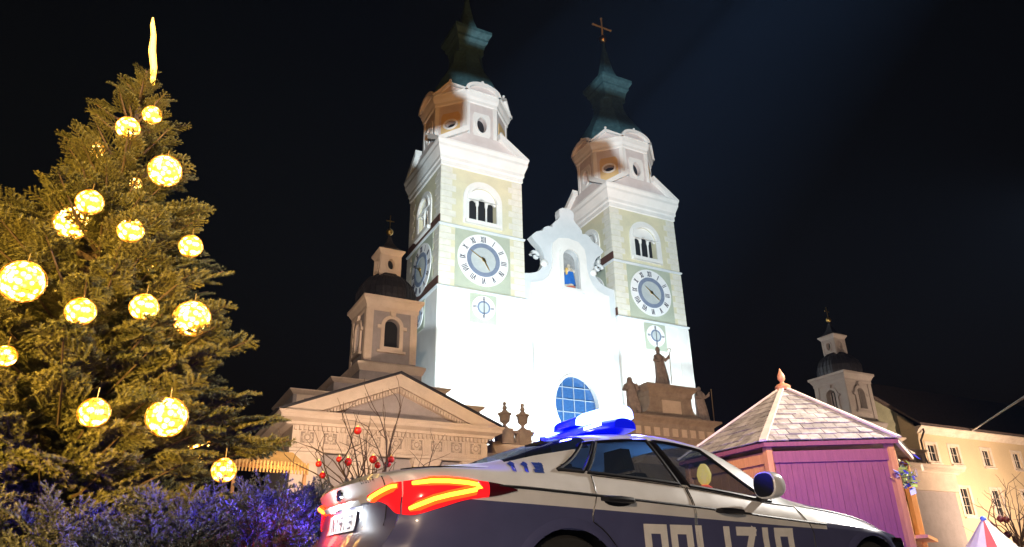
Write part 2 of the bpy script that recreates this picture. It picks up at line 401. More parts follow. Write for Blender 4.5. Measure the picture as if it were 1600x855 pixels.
# great window: rim, glass panes, bars
wr = MB().ring_y(oval(CX-0.05, 15.75, 2.62, 3.02, 40), oval(CX-0.05, 15.75, 2.42, 2.82, 40), 56.1, 56.32).build('window_rim', M_WHT, fac)
xs = [-2.42, -1.25, 0.0, 1.25, 2.42]; zs = [-2.85, -1.75, -0.6, 0.6, 1.75, 2.85]
for i in range(4):
    for j in range(5):
        P = []
        for a, b in ((xs[i], zs[j]), (xs[i+1], zs[j]), (xs[i+1], zs[j+1]), (xs[i], zs[j+1])):
            P.append((a, b))
        # clip the pane to the oval
        Q = []
        for q in range(4):
            for s in np.linspace(0, 1, 8, endpoint=False):
                a = P[q][0]*(1-s)+P[(q+1) % 4][0]*s; b = P[q][1]*(1-s)+P[(q+1) % 4][1]*s
                e = math.hypot(a/2.43, b/2.83)
                if e > 1: a /= e; b /= e
                if not Q or math.hypot(a-Q[-1][0], b-Q[-1][1]) > 0.02: Q.append((a, b))
        if len(Q) > 3: MB().prism_y([(CX-0.05+a, 15.75+b) for a, b in Q], 56.78, 56.80).build('window_pane', M_RGLS, fac)
M_BAR = mat('window_bar', (0.22, 0.27, 0.34), 0.6)
for x in xs[1:4]:
    h = 2.83*math.sqrt(1-(x/2.43)**2); MB().box(CX-0.05+x-0.03, CX-0.05+x+0.03, 56.7, 56.78, 15.75-h, 15.75+h).build('glazing_bar', M_BAR, fac)
for z in zs[1:5]:
    h = 2.43*math.sqrt(1-(z/2.83)**2); MB().box(CX-0.05-h, CX-0.05+h, 56.62, 56.7, 15.75+z-0.035, 15.75+z+0.035).build('glazing_bar', M_BAR, fac)
MB().prism_y([(CX-5.2, 20), (CX+5.2, 20), (CX+4.8, 26.5), (CX, 28.6), (CX-4.8, 26.5)], 57.2, 95).build('nave', M_ROOF, church)

# ---------------------------------------------------------------- statue maker (robed figure of stone)
def robed(cx, cy, z0, h, yaw=0.0, hood=False, raise_arm=0.0, folds=9, seed=1, veil=False):
    rr = random.Random(seed); ph = rr.random()*6
    prof = [(0.0, 0.20, 0.17), (0.10, 0.19, 0.165), (0.30, 0.165, 0.145), (0.48, 0.15, 0.125), (0.60, 0.14, 0.115), (0.72, 0.15, 0.11), (0.80, 0.145, 0.10), (0.845, 0.075, 0.07), (0.865, 0.045, 0.045)]
    m = MB(); n = 26; rings = []
    for t, a, b in prof:
        ring = []
        fa = 0.10*(1-t)**0.7 if t < 0.8 else 0
        for j in range(n):
            th = 2*math.pi*j/n
            k = 1+fa*math.sin(folds*th+ph+t*3)+0.05*math.sin(3*th+t*6+ph)*(t < 0.8)
            sx = 0.03*math.sin(t*3.2+ph)
            ring.append((h*(a*k*math.cos(th)+sx), h*b*k*math.sin(th), h*t))
        rings.append(ring)
    m.loft(rings)
    hd = 0.03*math.sin(0.86*3.2+ph)*h
    # head: ovoid with nose and beard side toward -y
    hr = []
    for i in range(9):
        a = math.pi*i/8; r = 0.055*h*math.sin(a)+1e-4; zz = h*0.915-0.07*h*math.cos(a)
        hr.append([(hd+r*0.9*math.cos(2*math.pi*j/14), r*math.sin(2*math.pi*j/14)*(1.0 if math.sin(2*math.pi*j/14) > 0 else 1.12), zz) for j in range(14)])
    m.loft(hr)
    m.add([(hd-0.008*h, -0.055*h, 0.925*h), (hd+0.008*h, -0.055*h, 0.925*h), (hd, -0.078*h, 0.905*h), (hd, -0.05*h, 0.955*h)], [(0, 1, 2), (0, 2, 3), (1, 3, 2), (0, 3, 1)])
    if hood: m.lathe(hd, 0.005*h, [(0.062*h, 0.95*h), (0.066*h, 0.98*h), (0.05*h, 1.03*h), (0.004*h, 1.09*h)], 10)
    if veil: m.lathe(hd, 0.02*h, [(0.12*h, 0.78*h), (0.085*h, 0.86*h), (0.07*h, 0.94*h), (0.05*h, 0.985*h), (0.005*h, 1.0*h)], 14)
    for s in (-1, 1):
        up = raise_arm if s > 0 else 0.0
        P = [(s*0.12*h, 0, 0.79*h), (s*0.20*h, -0.03*h, (0.66+0.05*up)*h), (s*(0.13+0.10*up)*h, -0.14*h, (0.62+0.16*up)*h), (s*(0.11+0.12*up)*h, -0.17*h, (0.645+0.2*up)*h)]
        m.tube(P, [0.055*h, 0.052*h, 0.042*h, 0.02*h], 8)
        q = P[-1]
        for k in range(4): m.tube([q, (q[0]+(k-1.5)*0.012*h, q[1]-0.02*h, q[2]+0.03*h)], [0.008*h, 0.005*h], 4)
    c, s_ = math.cos(yaw), math.sin(yaw)
    m.v = [(cx+x*c-y*s_, cy+x*s_+y*c, z0+z) for x, y, z in m.v]
    return m
M_ST = mat('statue_stone', (0.34, 0.27, 0.24), 0.9, (0.20, 0.16, 0.145), 2.5, 0.4, 12)
# niche figure: a robed figure with blue mantle
nf = thing('niche_statue', 'small painted figure in blue mantle standing in the gable niche', 'statue', (CX+0.1, 56.68, 27.65))
robed(CX+0.1, 56.68, 27.85, 2.6, 0, False, 0.2, 7, 5, True).build('figure', mat('painted_cream', (0.62, 0.58, 0.50), 0.6, (0.5, 0.42, 0.3), 3), nf, True)
mm = MB(); rings = []
for t, a in ((0.0, 0.24), (0.2, 0.225), (0.4, 0.20), (0.55, 0.185)):
    rings.append([(CX+0.1+2.6*a*(1+0.09*math.sin(6*th+t*4))*math.cos(th), 56.68+2.6*a*0.9*(1+0.09*math.sin(6*th+t*4))*math.sin(th), 28.05+2.6*t) for th in np.linspace(math.pi*0.85, math.pi*2.15, 22)])
mm.loft(rings, False, False, False); mm.build('mantle', mat('painted_blue', (0.02, 0.16, 0.55), 0.5, (0.02, 0.10, 0.38), 3), nf, True)
MB().lathe(CX+0.1, 56.68, [(0.62, 27.63), (0.6, 27.85), (0.4, 27.95)], 16).build('plinth', mat('painted_red', (0.45, 0.12, 0.07), 0.6), nf)
MB().sphere((CX-0.35, 56.35, 29.7), 0.16, 10, 8).tube([(CX-0.35, 56.4, 29.6), (CX-0.3, 56.45, 29.15)], [0.15, 0.12], 8).build('child', mat('painted_gold', (0.6, 0.4, 0.12), 0.5), nf, True)
# ================================================================== portico with two pavilions
M_STN = mat('beige_stone', (0.62, 0.49, 0.39), 0.85, (0.52, 0.40, 0.31), 1.2, 0.2, 12)
M_STG = mat('lilac_grey_plaster', (0.33, 0.28, 0.27), 0.9, (0.27, 0.23, 0.22), 1.6, 0.25, 30)
M_STD = mat('brown_stone', (0.36, 0.28, 0.22), 0.9, (0.25, 0.19, 0.15), 1.6, 0.35, 10)
M_LEAD = mat('dark_lead_roof', (0.030, 0.028, 0.032), 0.5, (0.018, 0.016, 0.02), 3, 0.15, 15, metal=0.2)
M_PNK2 = mat('right_turret_plaster', (0.42, 0.37, 0.34), 0.85, (0.36, 0.31, 0.29), 1.2)

def pavilion(cx, label, tx, full):
    yf = 40.4
    p = thing('entrance_pavilion', label, 'pavilion', (cx, yf, 0))
    yb = 48.0; hw = 5.75
    MB().box(cx-hw, cx+hw, yf, yb, 0, 8.75).build('wall', M_STG, p)
    if full:
        # corner pilasters and frieze
        for x in (-hw+0.72, -1.9, 1.9, hw-0.72):
            q = MB().box(cx+x-0.72, cx+x+0.72, yf-0.28, yf, 0.6, 6.6).build('pilaster', M_STN, p)
            MB().rlathe(cx+x, yf-0.14, [(0, 6.6), (0.08, 6.7), (0.08, 6.85), (0.18, 7.1), (0.18, 7.2)], 0.72, 0.14).build('capital', M_STN, q)
            MB().rlathe(cx+x, yf-0.14, [(0.16, 0.0), (0.16, 0.5), (0.06, 0.6)], 0.72, 0.14).build('pilaster_base', M_STN, q)
    e = MB().box(cx-hw-0.08, cx+hw+0.08, yf-0.36, yb+0.08, 7.2, 8.62).build('entablature', M_STN, p)
    if full:
        MB().rlathe(cx, (yf+yb)/2, [(0.02, 7.20), (0.12, 7.24), (0.12, 7.38), (0.02, 7.42)], hw+0.08, (yb-yf)/2+0.36).build('architrave_band', M_STN, e)
        d = MB(); n = 46
        for i in range(n):
            x = cx-hw+0.05+i*(2*hw-0.1)/(n-1); d.box(x-0.07, x+0.07, yf-0.56, yf-0.36, 8.36, 8.60)
        d.build('dentil_row', M_STN, e, kind='stuff')
        n = 66; d = MB()
        for i in range(n):
            x = cx-hw+0.05+i*(2*hw-0.1)/(n-1); d.box(x-0.035, x+0.035, yf-0.42, yf-0.36, 7.44, 7.54)
        d.build('gutta_row', M_STN, e, kind='stuff')
        n = 9
        for i in range(n):
            x = cx-hw+0.72+i*(2*hw-1.44)/(n-1)
            m = MB().ring_y([(x-0.42, 7.62), (x+0.42, 7.62), (x+0.42, 8.34), (x-0.42, 8.34)], [(x-0.36, 7.68), (x+0.36, 7.68), (x+0.36, 8.28), (x-0.36, 8.28)], yf-0.41, yf-0.36)
            m.build('metope_frame', M_STN, e)
            MB().box(x-0.355, x+0.355, yf-0.375, yf-0.361, 7.685, 8.275).build('metope_panel', M_STD, e)
            w = MB()
            for k in range(10):
                a = 2*math.pi*k/10; w.sphere((x+0.23*math.cos(a), yf-0.40, 7.98+0.23*math.sin(a)), 0.085, 6, 4)
            w.prism_y(oval(x, 7.98, 0.12, 0.12, 8), yf-0.45, yf-0.36)
            w.build('metope_wreath', M_STN, e)
            if i < n-1:
                xm = x+(2*hw-1.44)/(n-1)/2
                for k in (-0.1, 0.0, 0.1):
                    MB().box(xm+k-0.033, xm+k+0.033, yf-0.43, yf-0.36, 7.6, 8.36).build('triglyph_bar', M_STN, e)
    MB().rlathe(cx, (yf+yb)/2, [(0.36, 8.62), (0.46, 8.66), (0.52, 8.80), (0.86, 8.95), (0.86, 9.12), (0.98, 9.25), (0.98, 9.32), (0.3, 9.4)], hw, (yb-yf)/2).build('cornice', M_STN, p)
    # pediment
    for s in ((-1, 1) if full else ()):
        P = [(cx+s*6.6, 9.33), (cx, 12.0), (cx, 11.25), (cx+s*4.7, 9.33)]
        MB().prism_y(P, yf-0.75, yf+0.6).build('raking_cornice', M_STN, p)
        P = [(cx+s*4.72, 9.34), (cx, 11.27), (cx, 10.95), (cx+s*3.95, 9.34)]
        MB().prism_y(P, yf-0.52, yf+0.3).build('raking_moulding', M_STN, p)
        P = [(cx+s*6.9, 9.36), (cx, 12.16), (cx, 12.02), (cx+s*6.6, 9.36)]
        MB().prism_y(P, yf-0.85, yf+2.4).build('pediment_roof', M_LEAD, p)
        d = MB(); n = 26
        for i in range(n):
            t = (i+0.5)/n; x = cx+s*4.5*(1-t); z = 9.36+1.86*t
            if full: d.box(x-0.055, x+0.055, yf-0.70, yf-0.52, z-0.28, z-0.03)
        if full: d.build('dentil_row', M_STN, p, kind='stuff')
    if full: MB().prism_y([(cx-4.2, 9.34), (cx+4.2, 9.34), (cx, 11.05)], yf-0.25, yf+0.2).build('tympanum', M_STG, p)
    # stepped attic behind the pediment
    ty = 44.85
    for hx, z0, z1, yy in ((6.0, 9.38, 11.15, 42.3), (3.65, 11.0, 12.15, 42.5)):
        b = MB().box(tx-hx, tx+hx, yy, 47.6, z0, z1-0.28).build('attic_step', M_STG, p)
        MB().rlathe(tx, (yy+47.6)/2, [(0.0, z1-0.28), (0.12, z1-0.2), (0.26, z1-0.06), (0.26, z1), (0, z1+0.03)], hx, (47.6-yy)/2).build('attic_cornice', M_STN, b)
        if hx > 5:
            for s in (-1, 1):
                MB().box(tx+s*4.9-0.9, tx+s*4.9+0.9, yy-0.07, yy, z0, z1-0.3).build('attic_pier', M_STN, b)
                MB().box(tx+s*4.9-0.45, tx+s*4.9+0.45, yy-0.12, yy-0.07, z0+0.55, z1-0.5).build('attic_relief', M_STD, b)
    # turret
    t = MB().sq(tx, ty, [(2.05, 12.0), (2.05, 13.0)]).build('turret', M_STG, p)
    mw = M_STN if full else M_PNK2
    MB().sq(tx, ty, [(2.07, 12.9), (2.12, 13.0), (2.26, 13.3), (2.26, 13.42), (1.85, 13.6)]).build('turret_base_cornice', mw, t)
    bf = MB().sq(tx, ty, [(1.72, 13.55), (1.72, 17.2)])
    tfs = [lambda u, d, w: (tx+u, ty-1.72+d, w), lambda u, d, w: (tx-1.72+d, ty-u, w)]
    for f in tfs:
        c = MB().prism_y(arch(0, 14.65, 1.05, 16.1), -0.5, 0.6); c.v = [f(*q) for q in c.v]; bf = carve(bf, c)
    bf.build('belfry', M_STG if full else M_PNK2, t)
    for f in tfs:
        MB().ring_y(arch(0, 14.45, 1.5, 16.1), arch(0, 14.67, 1.03, 16.1), -0.12, 0.0).build('belfry_frame', mw, t, tf=f)
        MB().prism_y([(-0.14, 16.75), (0.14, 16.75), (0.2, 17.1), (-0.2, 17.1)], -0.2, 0.0).build('keystone', mw, t, tf=f)
        MB().box(-0.95, 0.95, -0.18, 0.0, 14.28, 14.44).build('belfry_sill', mw, t, tf=f)
        for s in (-1, 1):
            MB().box(s*0.85-0.13, s*0.85+0.13, -0.16, -0.0, 15.9, 16.12).build('impost', mw, t, tf=f)
            MB().box(s*1.5-0.24, s*1.5+0.215, -0.06, 0.0, 13.7, 17.15).build('turret_pilaster', mw, t, tf=f)
        MB().prism_y(arch(0, 14.66, 1.04, 16.1), 0.45, 0.5).build('interior_dark_panel', M_DARK, t, tf=f)
        if not full:
            for s in np.linspace(-0.3, 0.3, 3): MB().box(s-0.05, s+0.05, 0.2, 0.3, 14.66, 16.4).build('mullion', mw, t, tf=f)
    MB().sq(tx, ty, [(1.74, 17.1), (1.80, 17.2), (1.80, 17.4), (1.98, 17.75), (2.08, 17.85), (2.08, 18.05), (1.5, 18.2)]).build('turret_cornice', mw, t)
    k8 = 1/math.cos(math.pi/8)
    MB().lathe(tx, ty, [(x*k8, z) for x, z in ((1.85, 18.08), (1.93, 18.4), (1.92, 18.9), (1.75, 19.4), (1.4, 19.85), (1.0, 20.1), (0.85, 20.3))], 8, math.pi/8).build('turret_dome', M_LEAD, t)
    for k in range(8):
        for q in range(4):
            a = math.pi/8+k*math.pi/4; a2 = a+math.pi/4; s = (q+0.5)/4
            pts = []
            for x, z in ((1.85, 18.08), (1.93, 18.4), (1.92, 18.9), (1.75, 19.4), (1.4, 19.85), (1.0, 20.1)):
                x *= k8; pts.append((tx+(x*math.cos(a)*(1-s)+x*math.cos(a2)*s)*1.01, ty+(x*math.sin(a)*(1-s)+x*math.sin(a2)*s)*1.01, z+0.01))
            if k in (3, 4, 5, 6): MB().tube(pts, 0.035, 4).build('dome_rib', M_LEAD, t)
    ln = MB().sq(tx, ty, [(0.74, 20.1), (0.74, 21.75)])
    f1 = [lambda u, d, w: (tx+u, ty-0.74+d, w), lambda u, d, w: (tx-0.74+d, ty-u, w)]
    for f in f1:
        c = MB().prism_y(oval(0, 21.0, 0.24, 0.4, 16), -0.3, 0.4); c.v = [f(*q) for q in c.v]; ln = carve(ln, c)
    ln.build('lantern', mw, t)
    for f in f1:
        MB().ring_y(oval(0, 21.0, 0.36, 0.53, 16), oval(0, 21.0, 0.24, 0.4, 16), -0.07, 0).build('lantern_frame', mw, t, tf=f)
        MB().prism_y(oval(0, 21.0, 0.24, 0.4, 16), 0.3, 0.33).build('interior_dark_panel', M_DARK, t, tf=f)
        for s in (-1, 1): MB().box(s*0.64-0.09, s*0.64+0.09, -0.05, 0, 20.3, 21.7).build('lantern_pilaster', mw, t, tf=f)
    MB().sq(tx, ty, [(0.75, 21.68), (0.8, 21.78), (0.95, 22.0), (0.95, 22.1), (0.7, 22.2)]).build('lantern_cornice', mw, t)
    MB().sq(tx, ty, [(0.85, 22.15), (0.5, 22.45), (0.25, 22.9), (0.06, 23.6)]).build('turret_spire', M_LEAD, t)
    MB().sphere((tx, ty, 23.85), 0.26, 12, 8).build('turret_ball', M_GOLD, t, True)
    MB().tube([(tx, ty, 24.05), (tx, ty, 25.2)], 0.04, 5).box(tx-0.3, tx+0.3, ty-0.03, ty+0.03, 24.7, 24.78).build('turret_cross', M_GOLD, t)
    return p
pl = pavilion(13.2, 'beige pedimented pavilion with turret in front of the clock tower beside the fir tree', 13.6, True)
pr = pavilion(59.0, 'pavilion with turret rising behind the hexagonal wooden hut', 58.6, False)
MB().prism_y([(61.0, 9), (61.0, 16.6), (62.6, 16.1), (67.6, 14.4), (66.4, 9)], 44.6, 47.5).build('link_gable', mat('greenish_plaster', (0.30, 0.29, 0.19), 0.9, (0.22, 0.21, 0.14), 1.5, 0.3, 12), pr)
MB().prism_y([(60.8, 16.65), (62.7, 16.2), (67.9, 14.45), (67.9, 14.65), (62.7, 16.42), (60.8, 16.85)], 44.4, 47.7).build('link_roof', M_ROOF, pr)
MB().box(64.76, 66.6, 43.6, 47.4, 0, 9.4).build('link_wall', M_STN, pr)
MB().rlathe(65.7, 45.4, [(0, 9.4), (0.25, 9.6), (0.25, 9.75)], 0.95, 1.9).build('link_cornice', M_STN, pr)
MB().box(65.0, 66.2, 43.5, 43.6, 1.0, 8.2).build('link_panel', M_STG, pr)

# central part with balustrade and attic
po = thing('portico', 'stone portico attic with curved shoulders between the pavilions', 'portico', (CX, 42.0, 0))
MB().box(19.9, 52.3, 42.6, 47.5, 0, 8.3).build('portico_wall', M_STD, po)
MB().rlathe(36.1, 45.05, [(0.02, 8.3), (0.2, 8.45), (0.45, 8.7), (0.45, 8.85), (0.05, 8.9)], 15.2, 2.45).build('portico_cornice', M_STN, po)
MB().box(19.95, 31.6, 42.3, 42.75, 8.88, 9.02).build('balustrade_base', M_STD, po)
MB().box(19.95, 31.6, 42.25, 42.8, 9.62, 9.8).build('balustrade_rail', M_STD, po)
for i in range(36):
    x = 20.2+i*0.32
    MB().lathe(x, 42.52, [(0.07, 9.02), (0.11, 9.14), (0.12, 9.25), (0.06, 9.42), (0.09, 9.62)], 8).build('baluster', M_STD, po, True)
for x in (21.5, 22.85): MB().box(x-0.42, x+0.42, 42.12, 42.95, 8.89, 9.9).build('balustrade_pier', M_STD, po)
at = MB().box(32.2, 40.0, 42.8, 44.6, 8.89, 11.5).build('attic', M_STD, po)
MB().rlathe(36.1, 43.7, [(0.0, 11.4), (0.1, 11.5), (0.45, 11.72), (0.45, 11.86), (0.0, 11.95)], 3.95, 0.9).build('attic_cornice', M_STD, at)
for i in range(9):
    x = 32.6+i*0.86; MB().box(x-0.26, x+0.26, 42.72, 42.8, 10.45, 11.05).build('attic_relief', M_STN, at)
pts = [(34.05, 13.6), (34.05, 13.0), (33.95, 12.6), (33.7, 12.3), (33.2, 12.05), (33.0, 11.9)]
pp = pts[::-1]+[(36.1*2-x, z) for x, z in pts]
MB().prism_y(pp, 42.95, 44.3).build('attic_block', M_STD, po)
MB().box(35.2, 37.0, 42.87, 42.95, 12.25, 13.25).build('inscription_panel', M_STN, po)
MB().rlathe(36.1, 43.62, [(0.0, 13.5), (0.1, 13.6), (0.12, 13.85), (0.42, 14.15), (0.42, 14.4), (0.0, 14.5)], 2.0, 0.68).build('block_cornice', M_STD, po)
for (x, z0, h, lab, hood, ra, yaw, seed) in ((35.85, 14.48, 2.95, 'stone bishop statue holding a staff on top of the attic block', True, 0.9, 0.1, 3), (32.85, 11.93, 2.9, 'stone statue on the attic edge nearer the great window', False, 0.0, -0.5, 8), (39.6, 11.93, 2.85, 'stone statue with raised hand against the night sky right of the tower edge', False, 0.7, 0.2, 11)):
    if 'right of' in lab: lab = 'stone statue with raised hand on the attic edge nearer the wooden hut'
    s = thing('saint_statue', lab, 'statue', (x, 43.5, z0), group='statues on the portico attic')
    robed(x, 43.5, z0+0.12, h, yaw, hood, ra, 9, seed, seed == 8).build('figure', M_ST, s, True)
    MB().lathe(x, 43.5, [(0.62, z0-0.02), (0.62, z0+0.1), (0.55, z0+0.16)], 12).build('plinth', M_ST, s)
    if hood or seed == 11:
        sx = x+0.72 if hood else x+0.85
        P = [(sx-0.05, 43.1, z0+(0.2 if hood else 0.1)), (sx, 43.05, z0+h*0.95)]
        if hood: P += [(sx+0.02+0.16*math.sin(a), 43.05, z0+h*0.95+0.16-0.16*math.cos(a)) for a in np.linspace(0.3, 5.0, 9)]
        MB().tube(P, 0.03, 5).build('crozier', mat('gilt_staff', (0.5, 0.36, 0.18), 0.4, metal=0.8), s)
for x in (21.5, 22.85):
    z = 9.9
    u = thing('stone_urn', 'stone urn with lid on the balustrade, '+('next to the pedimented pavilion' if x < 22 else 'between the other urn and the great window'), 'urn', (x, 42.53, z), group='urns on the balustrade')
    MB().lathe(x, 42.53, [(0.26, z-0.01), (0.26, z+0.08), (0.12, z+0.2), (0.12, z+0.32), (0.33, z+0.5), (0.38, z+0.9), (0.46, z+0.98), (0.46, z+1.06), (0.3, z+1.1)], 16).build('bowl', M_STD, u, True)
    MB().lathe(x, 42.53, [(0.3, z+1.09), (0.18, z+1.22), (0.13, z+1.3), (0.19, z+1.4), (0.14, z+1.52), (0.08, z+1.58), (0.14, z+1.66), (0.12, z+1.78), (0.02, z+1.84)], 12).build('lid', M_STD, u, True)

# ================================================================== house on the right
M_HOU = mat('ochre_house_plaster', (0.62, 0.47, 0.29), 0.9, (0.55, 0.42, 0.27), 0.35, 0.2, 14)
M_HPL = mat('house_pale_trim', (0.70, 0.60, 0.50), 0.85, (0.54, 0.43, 0.34), 1.0)
M_GLS = mat('dark_window_glass', (0.02, 0.022, 0.025), 0.12, spec=0.7)
M_SHT = mat('window_shutter', (0.33, 0.29, 0.22), 0.8, (0.27, 0.24, 0.19), 3)
ho = thing('house', 'long ochre plastered house with rows of windows and dark tiled roof', 'house', (80, 43.0, 0))
wins = [(x, 11.2, 1.25, 1.6) for x in (67.0, 70.35, 75.45, 80.6, 85.7)]+[(x, 6.9, 1.35, 2.5) for x in (67.0, 70.35, 75.3, 80.4, 85.5)]+[(x, 2.6, 1.2, 1.5) for x in (67.0, 70.4, 75.3, 80.4)]
hb = MB().box(65.3, 98, 43.0, 56, 0, 13.4)
cu = MB()
for x, z, w, h in wins: cu.box(x-w/2, x+w/2, 42, 43.35, z-h/2, z+h/2)
carve(hb, cu).build('wall', M_HOU, ho)
MB().prism_x([(42.15, 13.55), (49.2, 19.3), (56.3, 13.55), (56.3, 13.75), (49.2, 19.6), (42.15, 13.75)], 64.9, 98.4).build('roof', M_ROOF, ho)
MB().prism_x([(43.0, 13.41), (56, 13.41), (49.2, 19.2)], 65.3, 65.7).build('gable_wall', M_HOU, ho)
MB().prism_x([(43.0, 12.9), (42.85, 12.95), (42.7, 13.2), (42.3, 13.45), (42.3, 13.54), (43.0, 13.54)], 65.2, 98).build('eaves_moulding', M_HPL, ho)
for x, z, w, h in wins:
    fr = MB().ring_y([(x-w/2-0.34, z-h/2-0.2), (x+w/2+0.34, z-h/2-0.2), (x+w/2+0.34, z+h/2+0.22), (x-w/2-0.34, z+h/2+0.22)], [(x-w/2, z-h/2), (x+w/2, z-h/2), (x+w/2, z+h/2), (x-w/2, z+h/2)], 42.94, 43.0).build('window', M_HPL, ho)
    MB().box(x-w/2-0.3, x+w/2+0.3, 42.8, 42.94, z-h/2-0.3, z-h/2-0.18).build('sill', M_HPL, fr)
    MB().ring_y([(x-w/2+0.002, z-h/2), (x+w/2-0.002, z-h/2), (x+w/2-0.002, z+h/2), (x-w/2+0.002, z+h/2)], [(x-w/2+0.09, z-h/2+0.09), (x+w/2-0.09, z-h/2+0.09), (x+w/2-0.09, z+h/2-0.09), (x-w/2+0.09, z+h/2-0.09)], 43.12, 43.2).build('frame', M_HPL, fr)
    nr = 3 if h > 2 else 2
    for i in range(2):
        for j in range(nr):
            x0 = x-w/2+0.09+i*(w-0.18)/2; z0 = z-h/2+0.09+j*(h-0.18)/nr
            MB().box(x0+0.02, x0+(w-0.18)/2-0.02, 43.16, 43.19, z0+0.02, z0+(h-0.18)/nr-0.02).build('pane', M_GLS, fr)
    MB().box(x-0.03, x+0.03, 43.13, 43.2, z-h/2+0.09, z+h/2-0.09).build('mullion', M_HPL, fr)
    for j in range(1, nr): MB().box(x-w/2+0.09, x+w/2-0.09, 43.14, 43.195, z-h/2+0.09+j*(h-0.18)/nr-0.02, z-h/2+0.09+j*(h-0.18)/nr+0.02).build('transom', M_HPL, fr)
M_PIPE = mat('dark_downpipe', (0.04, 0.03, 0.03), 0.5, metal=0.4)
MB().tube([(65.75, 42.6, 13.4), (65.75, 42.55, 13.0), (65.3, 42.75, 12.2), (65.3, 42.75, 10.6), (65.55, 42.7, 9.9), (66.2, 42.75, 9.5)], 0.09, 8).build('downpipe', M_PIPE, ho, True)
MB().tube([(65.6, 42.75, 8.6), (65.45, 42.7, 8.2), (65.15, 42.75, 7.9), (65.15, 42.75, 0.1)], 0.09, 8).build('downpipe', M_PIPE, ho, True)
# ================================================================== hexagonal market hut
M_SHG = mat('grey_wood_shingle', (0.40, 0.36, 0.32), 0.85, (0.18, 0.15, 0.13), 5, 0.5, 30)
M_SHG2 = mat('grey_wood_shingle_weathered', (0.29, 0.26, 0.23), 0.85, (0.14, 0.12, 0.105), 6, 0.5, 30)
M_RED = mat('red_brown_boards', (0.23, 0.065, 0.085), 0.7, (0.17, 0.045, 0.065), 6, 0.3, 30, stretch=(6, 6, 0.6))
M_ORW = mat('orange_pine', (0.52, 0.24, 0.08), 0.6, (0.40, 0.17, 0.05), 6, 0.25, 25, stretch=(6, 6, 0.6))
M_CAP = mat('pale_ridge_wood', (0.58, 0.48, 0.40), 0.75, (0.46, 0.37, 0.30), 5)
HCX, HCY, HAZ = 10.73, 9.50, math.atan2(1.48, .86)   # centre, direction from the front face's middle
hut = thing('market_hut', 'hexagonal wooden market hut with shingled roof behind the car', 'hut', (HCX, HCY, 0), HAZ-math.pi/2, local=True)
# local frame: front face looks toward -y; hexagon with side 2.12 at the eaves
side = 2.10; rc = side; apo = rc*math.cos(math.pi/6); EZ, PZ = 2.42, 3.72
wr = 1.92; wap = wr*math.cos(math.pi/6)
def hexv(r, k): a = -math.pi/2+math.pi/6+k*math.pi/3; return (r*math.cos(a), r*math.sin(a))   # k=0: right end of the front face
MB().loft([[(*hexv(wr-0.05, k), 0.0) for k in range(6)], [(*hexv(wr-0.05, k), 0.18) for k in range(6)]]).build('floor_base', M_ORW, hut)
MB().loft([[(*hexv(rc-0.02, k), EZ-0.02) for k in range(6)], [(*hexv(0.06, k), PZ-0.03) for k in range(6)]]).build('roof', M_SHG2, hut)
def ftf(k):                                  # face k: u along, d outward negative, z
    a = -math.pi/2+k*math.pi/3; n = (math.cos(a), math.sin(a)); t = (-n[1], n[0])
    return lambda u, d, w, ap=wap: (n[0]*(ap-d)+t[0]*u, n[1]*(ap-d)+t[1]*u, w)
for k in range(6):
    f = ftf(k); nb = 20
    m = M_RED if k in (0, 3, 4) else M_ORW
    if k == 1: continue                      # open serving side
    wd = (wr-0.12)/nb
    for i in range(nb):
        u = -wr/2+0.06+i*wd
        MB().box(u+0.002, u+wd-0.002, -0.003*(i % 2)-0.006, 0.02, 0.18, EZ-0.14).build('wall_board', m, hut, tf=f)
    MB().box(-wr/2+0.05, wr/2-0.05, -0.045, -0.012, EZ-0.30, EZ-0.12).build('head_board', m, hut, tf=f)
MB().box(-wr/2+0.08, wr/2-0.08, -0.25, 0.1, 0.95, 1.0).build('counter', M_ORW, hut, tf=ftf(1))
MB().box(-wr/2+0.08, wr/2-0.08, -0.02, 0.02, 0.18, 0.95).build('counter_front', M_ORW, hut, tf=ftf(1))
for k in range(6):
    x, y = hexv(wr, k); MB().lathe(x, y, [(0.085, 0.0), (0.085, EZ-0.05)], 6, k*math.pi/3).build('corner_post', M_ORW, hut)
# shingles, course by course on the two faces in view and the serving face
sl = math.hypot(apo, PZ-EZ); ncr = 11
tmpl = {}
for k in (0, 5, 1):
    a = -math.pi/2+k*math.pi/3; n = (math.cos(a), math.sin(a)); t = (-n[1], n[0])
    for c in range(ncr):
        s0 = c/ncr; s1 = (c+1.35)/ncr
        half = side/2*(1-s0)
        cnt = max(1, int(round(2*half/0.19)))
        us = np.linspace(-half, half, cnt+1)
        if cnt > 2: us[1:-1] += rng.uniform(-0.03, 0.03, cnt-1)
        for i in range(cnt):
            lift = 0.022+rng.uniform(0, 0.012); dz = rng.uniform(-0.012, 0.012)
            V = []
            for s, off in ((s0, lift), (min(s1, 0.995), 0.006)):
                lim = side/2*(1-s)
                for u in (us[i]+0.004, us[i+1]-0.004):
                    u = max(-lim, min(lim, u)) if s > s0 else u
                    r = apo*(1-s)-(dz if s == s0 else 0)*-1
                    V.append((n[0]*r+t[0]*u, n[1]*r+t[1]*u, EZ+(PZ-EZ)*s+off))
            nn = (n[0]*(PZ-EZ)/sl, n[1]*(PZ-EZ)/sl, apo/sl)
            V2 = [(x+nn[0]*0.016, y+nn[1]*0.016, z+nn[2]*0.016) for x, y, z in V]
            MB().add(V+V2, [(0, 1, 3, 2), (4, 6, 7, 5), (0, 4, 5, 1), (2, 3, 7, 6), (0, 2, 6, 4), (1, 5, 7, 3)]).build('shingle', M_SHG if rng.random() < 0.6 else M_SHG2, hut)
